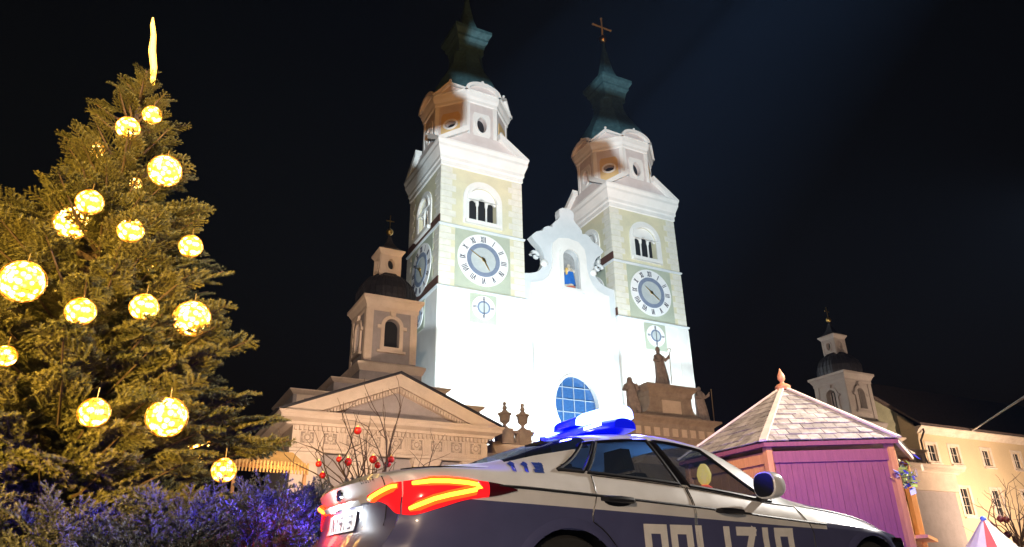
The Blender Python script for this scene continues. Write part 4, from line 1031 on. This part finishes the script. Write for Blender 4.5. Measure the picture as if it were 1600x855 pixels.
MB().prism_y([(2.75, .62), (2.78, .9), (3.2, .92), (3.25, .6)], -.75, .75).build('dashboard', M_INT, carT)
MB().tube([(2.62+.05*math.sin(a), .37+.18*math.cos(a), .92+.17*math.sin(a)) for a in np.linspace(0, 2*math.pi, 24)], .014, 6).build('steering_wheel', M_INT, carT)
MB().box(.3, 3.6, -.7, .7, .2, .45).build('underbody', M_BLK, carT)
# roof light bar
M_LB = mat('blue_beacon_lens', (0.02, 0.04, 0.6), 0.15, emit=(0.20, 0.30, 1.0), es=9.0)
M_LBB = mat('beacon_base_blue', (0.01, 0.02, 0.25), 0.25, emit=(0.0, 0.004, 1.0), es=0.6)
LX = 1.88
def bar(y0, y1, z0, z1, hx, seg=9):
    rings = []
    for y in np.linspace(y0, y1, seg):
        e = 1-.35*abs(y/.56)**4
        ee = e*(1-.10*max(0, (abs(y-(y0+y1)/2)/((y1-y0)/2))**6)); cxx = LX+.05*y*y
        rings.append([(cxx+hx*ee*math.cos(t), y, z0+(z1-z0)*(math.sin(t)**.6)*(1-.25*(1-ee))) for t in np.linspace(0, math.pi, 13)])
    return MB().loft(rings)
bar(-.56, .56, 1.43, 1.51, .17).build('light_bar_base', M_LBB, carT, True)
for y0, y1 in ((-.55, -.16), (.16, .55)): bar(y0, y1, 1.512, 1.61, .155).build('beacon', M_LB, carT, True)
bar(-.15, .15, 1.512, 1.60, .15).build('beacon_middle', M_LBB, carT, True)
MB().box(LX-.165, LX-.152, -.50, -.30, 1.447, 1.465).build('bar_strobe', mat('white_strobe', (1, 1, 1), .3, emit=(.8, .85, 1), es=6), carT)
def beacon_spot(loc, to, power, size):
    l = bpy.data.lights.new('beacon_light', 'SPOT'); l.energy = power; l.color = (.07, .04, 1.0); l.spot_size = R(size); l.spot_blend = .8; l.shadow_soft_size = .06
    o = bpy.data.objects.new('beacon_light', l); o.location = loc; o.parent = carT; aim(o, to); col.objects.link(o)
beacon_spot((LX+.25, -.40, 1.57), (9.6, 2.2, .45), 1000, 46)
beacon_spot((LX-.25, .1, 1.62), (-.5, 2.4, .3), 2300, 62)
point('beacon_light', (LX-.30, -.25, 1.56), 210, (0.03, 0.03, 1.0), .05, carT)
point('beacon_light', (LX+.38, -.3, 1.58), 130, (0.03, 0.03, 1.0), .05, carT)
# small blue strobes in the grille
for yy in (-.32, .32): MB().box(4.745, 4.765, yy-.07, yy+.07, .52, .56).build('grille_strobe', M_LB, carT)
beacon_spot((4.85, .1, .62), (9.0, 2.9, .4), 1500, 90)
point('tail_glow', (-.12, .78, .86), 5, (1.0, .03, .02), .05, carT)
point('cabin_fill', (2.55, 0, 1.12), 5, (.12, .34, .9), .05, carT)  # added bluish fill so the cabin shows through the glass
# ================================================================== fir trees
def spray_template(nt, step, around, seed, L=1.0):
    r = np.random.default_rng(seed); V = []; F = []
    def needles(a, b, up=0.012):
        d = b-a; ln = np.linalg.norm(d); d = d/ln; k = max(2, int(ln/step))
        e1 = np.cross(d, (0, 0, 1.0)); e1 /= np.linalg.norm(e1)+1e-9; e2 = np.cross(d, e1)
        for i in range(k):
            p = a+(b-a)*(i+r.random())/k
            for q in range(around):
                th = 2*math.pi*(q+r.random()*.7)/around
                rad = math.cos(th)*e1+math.sin(th)*e2*.8
                dr = rad*.8+d*.65; dr /= np.linalg.norm(dr); tip = p+dr*(.043+.014*r.random())
                w = np.cross(dr, d); w = w/(np.linalg.norm(w)+1e-9)*.0075
                n = len(V); V.extend([p-w, p+w, tip]); F.append((n, n+1, n+2))
        n = len(V); w = e1*.006; V.extend([a-w, a+w, b]); F.append((n, n+1, n+2))
    pts = [np.array([t*L, .04*math.sin(3*t), -.10*t*t+.03*t]) for t in np.linspace(0, 1, 7)]
    for a, b in zip(pts[:-1], pts[1:]): needles(a, b)
    for i in range(nt):
        t = .08+.86*i/nt; s = 1 if i % 2 else -1
        p = np.array([t*L, .04*math.sin(3*t), -.10*t*t+.03*t]); ln = (.40*(1-t)**.8+.07)*r.uniform(.8, 1.15)
        a = R(r.uniform(42, 58)); q = p+ln*np.array([math.cos(a), s*math.sin(a), r.uniform(-.12, .10)])
        needles(p, q)
        if ln > .24:
            for k in (.45, .72):
                m = p+(q-p)*k; l2 = ln*.33; a2 = a-s*0+R(r.uniform(-10, 10)); dd = np.array([math.cos(a2-.75), s*math.sin(a2-.75), 0]); needles(m, m+dd*l2)
    return np.array(V), np.array(F)
T_BIG = [spray_template(16, .020, 5, k) for k in (1, 2, 3)]
T_SML = [spray_template(9, .036, 4, k+10) for k in (1, 2)]
T_MID = [spray_template(9, .042, 5, k+20) for k in (1, 2)]
for _t in T_MID:                                # stouter needles for the near shrubs
    _v = _t[0].reshape(-1, 3, 3); _m = (_v[:, :1]+_v[:, 1:2])/2; _v[:, :2] = _m+(_v[:, :2]-_m)*2.2; _v[:, 2:] = _m+(_v[:, 2:]-_m)*1.35
def crown(name, parent, m, placements, tmpls, off):
    VS, FS = [], []; n0 = 0
    for (pos, rot, sc) in placements:
        tv, tf_ = tmpls[int(rng.integers(len(tmpls)))]
        v = (tv*sc)@rot.T+pos-np.array(off); VS.append(v); FS.append(tf_+n0); n0 += len(v)
    Vv = np.concatenate(VS).astype(np.float32); Ff = np.concatenate(FS).astype(np.int32)
    me = bpy.data.meshes.new(name); me.vertices.add(len(Vv)); me.vertices.foreach_set('co', Vv.ravel())
    me.loops.add(len(Ff)*3); me.loops.foreach_set('vertex_index', Ff.ravel())
    me.polygons.add(len(Ff)); me.polygons.foreach_set('loop_start', np.arange(0, len(Ff)*3, 3, dtype=np.int32)); me.polygons.foreach_set('loop_total', np.full(len(Ff), 3, dtype=np.int32))
    me.update(); me.validate()
    o = bpy.data.objects.new(name, me); me.materials.append(m); o.parent = parent; col.objects.link(o); o['kind'] = 'stuff'
    return o
def orient(az, el, roll):
    x = np.array([math.cos(az)*math.cos(el), math.sin(az)*math.cos(el), math.sin(el)]); y = np.array([-math.sin(az), math.cos(az), 0]); z = np.cross(x, y)
    y2 = y*math.cos(roll)+z*math.sin(roll); return np.stack([x, y2, np.cross(x, y2)], axis=1)
M_FIR = mat('fir_needles', (0.16, 0.145, 0.05), 0.6, (0.08, 0.085, 0.03), 1.6)
M_FIR2 = mat('blue_spruce_needles', (0.15, 0.16, 0.15), 0.5, (0.06, 0.07, 0.065), 4)
M_BARK = mat('bark', (0.10, 0.065, 0.04), 0.9, (0.05, 0.035, 0.025), 8, 0.6, 20)
TX, TY = -0.874, 10.965
Fr = pch([0.3, .8, 1.6, 2.6, 3.4, 4.4, 5.2, 6.0, 6.7, 7.3, 7.8, 8.2], [2.2, 2.5, 2.6, 2.35, 2.1, 1.75, 1.45, 1.14, .88, .66, .46, .12])
tree = thing('christmas_tree', 'tall lit Christmas fir tree hung with glowing balls', 'tree', (TX, TY, 0))
MB().tube([(TX, TY, 0), (TX+.02, TY, 2), (TX-.02, TY, 4), (TX, TY, 6), (TX, TY, 8.15)], [.17, .15, .11, .07, .02], 10).build('trunk', M_BARK, tree, True)
pla = []; lim = MB()
nb = 150
for i in range(nb):
    t = (i+.5)/nb; z = .7+7.2*(1-(1-t)**1.45) if False else .6+7.3*t**1.0
    if rng.random() > (Fr(z)/3.0+.30): continue
    for k in range(3 if z < 6.6 else 2):
        az = i*2.39996+k*2*math.pi/3+rng.uniform(-.3, .3); r = float(Fr(z))*rng.uniform(.72, 1.16)
        rise = .42 if z > 5.5 else (.22 if z > 2.5 else .05)
        base = np.array([TX, TY, max(.25, z-.12*r-rise*r)]); tip = np.array([TX+r*math.cos(az), TY+r*math.sin(az), z])
        lim.tube([base, (base+tip)/2+(0, 0, -.06*r), tip], [.03, .02, .006], 4)
        sc = min(.85, .36+.26*r); n = max(1, int(r/.42))
        for q in range(n):
            f = 1-(q)*(.42/r) if r > .5 else 1.0
            end = base+(tip-base)*f
            for sd in ((0,) if q == 0 else (-1, 1)):
                a2 = az+sd*R(rng.uniform(28, 50)); s2 = sc*rng.uniform(.85, 1.15)*(1 if q == 0 else .9)
                rot = orient(a2, math.atan2(rise, 1.0)+rng.uniform(-.15, .25), rng.uniform(-.6, .6))
                start = end-rot[:, 0]*s2*(.9 if q == 0 else .5)
                pla.append((start, rot, s2))
for k in range(14):                             # the leader
    a = k*2.4; pla.append((np.array([TX, TY, 7.45+.045*k]), orient(a, R(38), rng.uniform(-.5, .5)), .42-.012*k))
lim.build('branches', M_BARK, tree)
crown('crown', tree, M_FIR, pla, T_BIG, (TX, TY, 0))

# glowing balls: a wire cage full of lights
def ballmat():
    m = bpy.data.materials.new('glowing_ball'); m.use_nodes = True; nt = m.node_tree; b = nt.nodes['Principled BSDF']
    tc = nt.nodes.new('ShaderNodeTexCoord'); v = nt.nodes.new('ShaderNodeTexVoronoi'); v.inputs['Scale'].default_value = 15
    nt.links.new(tc.outputs['Object'], v.inputs['Vector'])
    rp = nt.nodes.new('ShaderNodeValToRGB'); e = rp.color_ramp.elements; e[0].position = .25; e[0].color = (1, .70, .20, 1); e[1].position = .62; e[1].color = (1.0, .36, .012, 1)
    nt.links.new(v.outputs['Distance'], rp.inputs[0]); nt.links.new(rp.outputs[0], b.inputs['Emission Color'])
    mr = nt.nodes.new('ShaderNodeMapRange'); mr.inputs[1].default_value = .05; mr.inputs[2].default_value = .6; mr.inputs[3].default_value = 34; mr.inputs[4].default_value = 2.2
    nt.links.new(v.outputs['Distance'], mr.inputs[0]); nt.links.new(mr.outputs[0], b.inputs['Emission Strength'])
    b.inputs['Base Color'].default_value = (.5, .3, .08, 1); return m
M_BALL = ballmat()
M_WIRE = mat('gold_wire', (.5, .33, .1), .4, metal=.8)
balls = [(238, 180, 15, 1), (200, 200, 18, 0), (150, 236, 14, 2), (258, 267, 26, 0), (140, 316, 20, 0), (204, 360, 20, 0), (298, 385, 19, 0), (232, 415, 14, 2), (35, 440, 32, 0), (126, 487, 22, 0), (225, 480, 22, 0), (300, 498, 30, 0), (112, 348, 26, 2), (147, 645, 23, 0), (261, 652, 32, 0), (312, 702, 24, 2), (350, 735, 20, 0), (8, 557, 16, 1), (212, 287, 10, 2)]
names = ['half hidden near the tree top below the flame', 'beside the one just below the tree top', 'deep among twigs below the treetop pair', 'large and mottled, high on the tree', 'bright and small at mid height, alone on the outer side', 'bright round one at the tree middle', 'near branch tips below the large mottled one', 'dim one behind twigs above the middle row', 'big bright one on the outer low branches of the far side', 'bright small one in the middle row away from the car side', 'mottled one in the centre of the middle row', 'large mottled one at the branch tips of the middle row', 'dim large one deep behind twigs at mid height', 'bright plain one in the low row by the trunk', 'largest bright one low on the tree above the hedge', 'dim one half hidden in the lowest branches', 'lowest one just above the hedge', 'small one on the outer branches below the big bright one', 'tiny dim one behind twigs under the large mottled one']
for (u, v, r, deep), nm in zip(balls, names):
    d = ray(u, v); best = None
    for dist in np.linspace(7.6, 11.2, 120):
        p = O3+d*(dist/math.hypot(d[0], d[1])); rr = math.hypot(p[0]-TX, p[1]-TY)
        lim_ = float(Fr(p[2]))*(.93 if deep == 0 else (0.72 if deep == 1 else .42))
        if rr <= lim_: best = (dist, p); break
    if best is None: dist = 10.7; best = (dist, O3+d*(dist/math.hypot(d[0], d[1])))
    dist, p = best; rad = r*np.linalg.norm(p-O3)/FPX*.86
    b = thing('glowing_ball', 'glowing yellow light ball, '+nm, 'light ball', tuple(p), group='light balls on the Christmas tree')
    MB().sphere(p, rad*.93, 20, 12).build('light_core', M_BALL, b, True)
    w = MB()
    for k in range(7):
        a = math.pi*k/7; w.tube([p+rad*np.array([math.cos(t)*math.cos(a), math.cos(t)*math.sin(a), math.sin(t)]) for t in np.linspace(0, 2*math.pi, 21)], .0035, 4)
    for h in (-.6, -.2, .2, .6): w.tube([p+rad*np.array([math.sqrt(1-h*h)*math.cos(t), math.sqrt(1-h*h)*math.sin(t), h]) for t in np.linspace(0, 2*math.pi, 21)], .0035, 4)
    w.build('wire_cage', M_WIRE, b)
    MB().tube([p+(0, 0, rad), p+(0, .02, rad+.12)], .006, 4).build('hook', M_WIRE, b)
# flame-like light on the tip
tp = [onDist(239, y, 10.9) for y in (128, 105, 80, 55, 40, 28)]
fl = thing('tree_top_light', 'tall flame shaped yellow light on the tip of the fir tree', 'tree light', tuple(tp[0]))
M_FLM = mat('flame_light', (1, .8, .3), .4, emit=(1.0, .50, .035), es=3.6)
MB().tube([tp[0]+(-.0, 0, -.05), tp[1]+(.012, 0, 0), tp[2]+(-.012, 0, 0), tp[3]+(.01, 0, 0), tp[4]+(-.006, 0, 0), tp[5]], [.035, .05, .055, .04, .035, .012], 10).build('flame', M_FLM, fl, True)
MB().lathe(TX, TY, [(.06, tp[0][2]-.25), (.06, tp[0][2]-.04), (.09, tp[0][2]-.02)], 8).build('socket', M_WIRE, fl)

# low spruce hedge at the tree's foot, left of the car
SH = [(-1.5, 9.1, 1.45, .95, 'dark green spruce shrub at the foot of the fir, farthest from the car'), (-.35, 7.6, 1.15, .85, 'low spruce shrub in the hedge, second from the far end'), (.45, 7.5, 1.3, .8, 'spruce shrub in the hedge under the largest glowing ball'), (1.25, 7.7, 1.45, .8, 'silvery spruce shrub in the hedge beneath the lowest ball'), (1.95, 8.2, 1.6, .75, 'purple lit spruce shrub in the hedge beside the car boot'), (2.55, 9.0, 1.6, .7, 'spruce shrub behind the car boot under the bare tree'), (.3, 5.6, .75, .75, 'low spruce shrub in front of the hedge'), (1.0, 6.2, .95, .6, 'small spruce shrub next to the car tail, in front of the hedge')]
for x, y, h, rr, lab in SH:
    s = thing('spruce_shrub', lab, 'shrub', (x, y, 0), group='spruce hedge by the car')
    MB().tube([(x, y, 0), (x, y, h*.7)], [.05, .02], 6).build('stem', M_BARK, s)
    P = []
    for i in range(130):
        t = rng.random()**.8; az = rng.uniform(0, 2*math.pi); rad = rr*math.sqrt(rng.random())*(1-t*.6)
        el = rng.uniform(.1, .9)+t*.4; rot = orient(az, min(el, 1.4), rng.uniform(-.7, .7))
        P.append((np.array([x+rad*.75*math.cos(az), y+rad*.75*math.sin(az), h*(.05+.72*t)]), rot, rng.uniform(.26, .46)))
    crown('foliage', s, M_FIR2 if y < 9 else M_FIR, P, T_BIG[:1] if False else T_MID, (x, y, 0))

# ================================================================== bare trees with baubles
def bare_tree(base, h, n, label, seed, targets, spread):
    r = random.Random(seed)
    t = thing('bare_tree', label, 'tree', tuple(base)); b = np.array(base)
    trunk = MB().tube([b, b+(0.03, 0, h*.25), b+(0, 0.02, h*.45)], [.055, .045, .035], 8).build('trunk', M_BARK, t, True)
    m = MB(); ends = []
    def grow(p, d, ln, rad, lev):
        pts = [p]; q = p.copy()
        for k in range(4):
            d = d+np.array([r.gauss(0, .16), r.gauss(0, .16), r.gauss(.03, .10)]); d /= np.linalg.norm(d); q = q+d*ln/4; pts.append(q.copy())
        m.tube(pts, list(np.linspace(rad, rad*.45, 5)), 5); ends.append(pts[-1])
        if lev > 0:
            for k in range(3):
                dd = d+np.array([r.gauss(0, .6), r.gauss(0, .6), r.gauss(.15, .4)]); dd /= np.linalg.norm(dd); grow(pts[2+k % 3], dd, ln*.62, rad*.5, lev-1)
    for k in range(n):
        a = 2*math.pi*k/n+r.random(); d = np.array([math.cos(a)*spread, math.sin(a)*spread, 1.0]); d /= np.linalg.norm(d)
        grow(b+(0, 0, h*(.28+.17*k/n)), d, h*.36, .02, 2)
    for q in targets:                          # a twig up to each bauble
        s = b+(0, 0, h*.42); mid = s+(q-s)*.6+np.array([0, 0, .12]); m.tube([s, mid, q+(0, 0, .05), q+(0, 0, .02)], [.014, .009, .005, .003], 5)
    m.build('crown', M_BARK, t); return t
M_BAU = mat('red_bauble', (.50, .02, .015), .22, spec=.6)
M_BAD = mat('dark_red_bauble', (.12, .02, .02), .4)
def bauble(p, r, m, lab, grp):
    o = thing('bauble', lab, 'bauble', tuple(p), group=grp)
    MB().sphere(p, r, 16, 10).build('ball', m, o, True)
    MB().lathe(p[0], p[1], [(r*.25, p[2]+r*.95), (r*.25, p[2]+r*1.2), (r*.06, p[2]+r*1.25), (r*.06, p[2]+r*1.5)], 8).build('cap', M_GOLD, o)
bt = [(559, 673, 7), (498, 725, 5.5), (504, 743, 5.5), (530, 718, 5.5), (544, 722, 7), (583, 718, 7), (590, 727, 5.5), (606, 725, 6), (611, 718, 6), (646, 735, 5)]
P = [onDist(u, v, 9.6+.25*math.sin(i*2.1)) for i, (u, v, r) in enumerate(bt)]
bb = onDist(582, 760, 9.7)
bare_tree((bb[0], bb[1], 0), 2.75, 9, 'leafless small tree hung with red baubles behind the car boot', 4, P, .55)
for (u, v, r), p in zip(bt, P):
    lab = 'red bauble hanging highest in the leafless tree behind the car boot' if v < 700 else ('red bauble hung among the lower twigs of the leafless tree behind the car')
    bauble(p, r*np.linalg.norm(p-O3)/FPX*.85, M_BAU, lab, 'red baubles on the leafless tree')
bt2 = [(1563, 811, 4), (1572, 812, 4), (1549, 822, 4), (1574, 836, 4), (1588, 844, 4)]
P = [onDist(u, v, 17+.3*i) for i, (u, v, r) in enumerate(bt2)]
bb = onDist(1595, 850, 17.4)
bare_tree((bb[0], bb[1], 0), 2.3, 8, 'leafless tree with dark baubles in front of the ochre house', 9, P, .7)
for (u, v, r), p in zip(bt2, P): bauble(p, r*np.linalg.norm(p-O3)/FPX, M_BAD, 'dark red bauble on the leafless tree in front of the ochre house', 'dark baubles by the house')

# ================================================================== stalls, made-up lantern, cable
M_CLW = mat('white_canvas', (.66, .62, .58), .8, (.56, .52, .48), 4)
M_CLR = mat('red_canvas', (.45, .06, .06), .8)
ap_ = onDist(1537, 814, 15.0)
cn = thing('striped_canopy', 'red and white striped pointed canopy between hut and ochre house', 'canopy', (ap_[0], ap_[1], 0))
for k in range(16):
    a0, a1 = 2*math.pi*k/16, 2*math.pi*(k+1)/16; z0 = ap_[2]
    V_ = [(ap_[0]+.05*math.cos(a), ap_[1]+.05*math.sin(a), z0) for a in (a0, a1)]+[(ap_[0]+.38*math.cos(a), ap_[1]+.38*math.sin(a), z0-.42) for a in (a1, a0)]+[(ap_[0]+1.0*math.cos(a), ap_[1]+1.0*math.sin(a), z0-.75) for a in (a1, a0)]
    MB().add(V_, [(0, 1, 2, 3), (3, 2, 4, 5)]).build('canopy_panel', M_CLR if k % 4 == 1 else M_CLW, cn, normals=False)
MB().tube([(ap_[0], ap_[1], 0), (ap_[0], ap_[1], ap_[2]+.02)], .035, 8).build('pole', M_CAP, cn, True)
MB().sphere((ap_[0], ap_[1], ap_[2]+.03), .05, 8, 6).build('pole_cap', mat('blue_cap', (.1, .2, .6), .4), cn, True)
sa = onDist(428, 735, 15.5)
sn = thing('market_stall', 'low stall with ribbed orange lit awning between fir tree and pavilion', 'stall', (sa[0], sa[1], 0), .1, local=True)
M_AWN = mat('orange_awning', (.62, .34, .10), .7, (.5, .26, .07), 4)
MB().prism_x([(-.5, sa[2]+.02), (.7, sa[2]+.5), (.7, sa[2]+.45), (-.5, sa[2]-.05)], -.9, .55).build('awning', M_AWN, sn)
for k in range(22): MB().box(-.88+k*.066, -.85+k*.066, -.53, -.5, sa[2]-.12, sa[2]+.1).build('awning_rib', M_AWN, sn)
for x in (-.85, .5): MB().box(x-.03, x+.03, -.45, -.39, 0, sa[2]-.04).build('post', M_ORW, sn)
MB().box(-.88, .53, -.45, .6, .8, .9).build('counter', M_ORW, sn)
point('stall_lamp', (-.1, -.9, sa[2]-.1), 14, (1, .62, .25), .06, sn)
la = onDist(1100, 742, 8.8)
lt = thing('lantern_standin', 'made-up yellow lantern with red foot, standing in for a light seen in the car windows', 'lantern', tuple(la))  # lantern shape made up for a yellow and red light in the glass
MB().lathe(la[0], la[1], [(.04, la[2]-.11), (.07, la[2]-.07), (.085, la[2]), (.065, la[2]+.07), (.03, la[2]+.12)], 14).build('shade', mat('standin_yellow_glow', (.8, .6, .2), .6, emit=(1, .55, .08), es=3), lt, True)
MB().lathe(la[0], la[1], [(.09, la[2]-.24), (.08, la[2]-.14), (.04, la[2]-.115)], 12).build('foot', mat('standin_red_glow', (.6, .05, .03), .5, emit=(1, .08, .04), es=3), lt, True)
MB().tube([(la[0], la[1], 0), (la[0], la[1], la[2]-.23)], .02, 6).build('stake', M_PIPE, lt)
c0 = onY(1518, 674, 42.9); c1 = onDist(1700, 556, 24)
cb = MB().tube([c0+(c1-c0)*t+np.array([0, 0, -.5*math.sin(math.pi*t)*0]) for t in np.linspace(0, 1, 12)], .06, 6)
tag(rebase(cb.build('overhead_cable', mat('pale_cable', (.85, .83, .8), .5), None, True), c0), 'pale overhead cable stretched out from the house eaves', 'cable')

# ================================================================== lamps of the square and some added fills (out of the frame or hidden), all with housings
M_LMP = mat('lamp_metal', (.05, .05, .05), .5, metal=.6)
def floodlight(loc, target, power, c, size, blend, label, spot_r=.15, mast=False):
    f = thing('floodlight', label, 'floodlight', loc)
    d = Vector(target)-Vector(loc); d.normalize(); q = d.to_track_quat('-Z', 'Y')
    m = MB().box(-.25, .25, -.18, .18, .06, .22); m.v = [tuple(q@Vector(p)+Vector(loc)) for p in m.v]; m.build('housing', M_LMP, f)
    m = MB().box(-.22, .22, -.15, .15, .045, .06); m.v = [tuple(q@Vector(p)+Vector(loc)) for p in m.v]; m.build('lens', mat('floodlight_lens_%d' % (c[2] > .7), (.9, .9, .9), .3, emit=c, es=4), f)
    if mast: MB().tube([(loc[0], loc[1], 0), (loc[0], loc[1], loc[2]-.2)], .07, 8).build('mast', M_LMP, f, True)
    else: MB().tube([(loc[0], loc[1], loc[2]-.45), (loc[0], loc[1], loc[2]-.12)], .04, 6).build('bracket', M_LMP, f, True)
    l = bpy.data.lights.new('beam', 'SPOT'); l.energy = power; l.color = c; l.spot_size = R(size); l.spot_blend = blend; l.shadow_soft_size = spot_r
    o = bpy.data.objects.new('beam', l); o.rotation_euler = q.to_euler(); o.parent = f; col.objects.link(o); return f
COOL = (.76, .92, 1.0); WARM = (1.0, .74, .53)
for i, x in enumerate((23.5, 29.5, 36.1, 42.7, 48.7)):
    floodlight((x, 46.6, 9.5), (x, 56, 14), 12500, COOL, 90, .7, ['floodlight on the portico roof before the tower next to the pedimented pavilion', 'floodlight on the portico roof before the inner edge of the fir-side tower', 'floodlight on the portico roof straight before the great window', 'floodlight on the portico roof behind the statue nearer the wooden hut', 'floodlight on the portico roof before the tower next to the hut-side pavilion'][i])
floodlight((15.5, 51.5, 6.0), (22, 60, 15), 8000, COOL, 76, .6, 'floodlight behind the pavilion facing the tower side', mast=True)
floodlight((51.5, 46.8, 9.6), (57.5, 45.5, 17), 900, COOL, 80, .7, 'added cool fill light on the portico roof turned toward the hut-side turret')  # added fill for church light spilling onto the turret side
# warm floods
floodlight((-4, -8, 12), (30, 46, 9), 62000, (1.0, .78, .60), 60, .5, 'warm mast floodlight behind the photographer', .3, True)
floodlight((6.5, 28, 2.6), (12, 41, 7), 9000, WARM, 130, .8, 'warm floodlight on a short mast before the pedimented pavilion', .2, True)
floodlight((69, 30, 2.6), (72, 43, 9), 27000, WARM, 150, .8, 'warm floodlight on a short mast before the ochre house', .2, True)
floodlight((38, 31, 2.6), (37, 43, 11), 3500, (1, .62, .36), 120, .8, 'warm floodlight on a short mast before the portico attic', .2, True)
floodlight((-6, -4.5, 4.5), (4, 5, 1), 3000, (1.0, .72, .48), 90, .7, 'warm street floodlight behind the photographer lighting the car', .15, True)
floodlight((-1.24, -.66, .40), (10, 8.5, 2.2), 220, (1.0, .93, .86), 60, .5, 'low white work light on the paving beside the photographer', .03, True)
floodlight((16.6, 5.6, 7.5), (10.2, 8.3, 2.6), 13000, (1.0, .93, .84), 80, .6, 'white mast floodlight beyond the wooden hut', .1, True)
floodlight((-4.5, -8, 11), (36, 58, 54), 75000, (1.0, .40, .09), 25, .4, 'orange narrow floodlight on the mast behind the photographer', .3, True)
floodlight((-5.5, -1.5, 2.2), (-.9, 11, 4.6), 26000, (1.0, .58, .11), 50, .8, 'added yellow fill light on a short mast aimed at the fir tree', .15, True)  # added fill standing in for the balls' glow on the needles
# projector with a cut-out mask shaped to the towers
LP = np.array([5.0, -2.0, 7.0]); A = np.array([36.0, 56.0, 36.0])
pj = thing('mask_projector', 'projector on a mast with a cut-out plate shaped to the church towers', 'projector', tuple(LP))
n = (A-LP)/np.linalg.norm(A-LP); e1 = np.cross(n, (0, 0, 1)); e1 /= np.linalg.norm(e1); e2 = np.cross(e1, n); PC = LP+n*.6
AP = [(20.2, 21.5), (20.2, 37.8), (19.4, 38.6), (19.4, 41.3), (24.3, 43.9), (24.4, 47.0), (23.2, 47.2), (23.0, 49.9), (29.6, 49.9), (31.6, 48.4), (31.0, 44.5), (32.4, 41.4), (32.2, 39.0), (31.3, 37.8), (31.3, 34.0), (33.5, 34.8), (34.8, 37.3), (36.3, 37.5), (36.2, 40.0), (36.6, 41.2), (39.8, 41.6), (42.3, 43.0), (44.6, 43.4), (43.8, 44.6), (42.9, 45.4), (42.4, 47.0), (39.6, 46.8), (39.4, 49.9), (49.4, 49.9), (51.4, 48.4), (50.8, 44.5), (52.2, 41.4), (52.0, 39.0), (51.2, 37.8), (51.2, 21.5)]
inner2 = []
for X, z in AP:
    d = np.array([X, 56.0, z])-LP; t = ((PC-LP)@n)/(d@n); q = LP+d*t; inner2.append(((q-PC)@e1, (q-PC)@e2))
extra_ = []
bm = bmesh.new()
ov = [bm.verts.new((x, y, 0)) for x, y in ((-1.2, -1.2), (1.2, -1.2), (1.2, 1.2), (-1.2, 1.2))]; iv = [bm.verts.new((x, y, 0)) for x, y in inner2]
for HX in ([(25.2, 56.2), (30.0, 56.2), (30.0, 59.4), (26.0, 59.4)], [(42.0, 56.0), (48.6, 56.0), (49.2, 59.6), (41.6, 59.6)]):
    L2 = []
    for X, z in HX:
        d = np.array([X, 57.8, z])-LP; t = ((PC-LP)@n)/(d@n); q = LP+d*t; L2.append(bm.verts.new(((q-PC)@e1, (q-PC)@e2, 0)))
    extra_.append(L2)
ed = [bm.edges.new((L_[i], L_[(i+1) % len(L_)])) for L_ in [ov, iv]+extra_ for i in range(len(L_))]
bmesh.ops.triangle_fill(bm, use_beauty=True, use_dissolve=False, edges=ed)
me = bpy.data.meshes.new('mask_plate'); bm.to_mesh(me); bm.free()
mo = bpy.data.objects.new('mask_plate', me); me.materials.append(M_LMP); mo.parent = pj; col.objects.link(mo)
mo.matrix_local = Matrix(((e1[0], e2[0], n[0], PC[0]-LP[0]), (e1[1], e2[1], n[1], PC[1]-LP[1]), (e1[2], e2[2], n[2], PC[2]-LP[2]), (0, 0, 0, 1)))
MB().tube([(5, -2, 0), (5, -2, 6.7)], .08, 8).build('mast', M_LMP, pj, True)
l = bpy.data.lights.new('beam', 'SPOT'); l.energy = 250000; l.color = (.74, .91, 1.0); l.spot_size = R(75); l.spot_blend = .1; l.shadow_soft_size = .004
o = bpy.data.objects.new('beam', l); o.rotation_euler = Vector(n).to_track_quat('-Z', 'Y').to_euler(); o.parent = pj; col.objects.link(o)

# ================================================================== night haze lit by the floodlights
hz = MB().box(-70, 140, -60, 140, -1.0, 74.0).build('haze', MATS['lamp_metal'], None)
mv = bpy.data.materials.new('haze_air'); mv.use_nodes = True; nt = mv.node_tree
for q in list(nt.nodes):
    if q.type != 'OUTPUT_MATERIAL': nt.nodes.remove(q)
pv = nt.nodes.new('ShaderNodeVolumePrincipled'); pv.inputs['Color'].default_value = (.28, .5, 1, 1); pv.inputs['Density'].default_value = 0.00014; pv.inputs['Anisotropy'].default_value = 0.0
nt.links.new(pv.outputs[0], nt.nodes['Material Output'].inputs['Volume'])
hz.data.materials.clear(); hz.data.materials.append(mv); hz['kind'] = 'stuff'
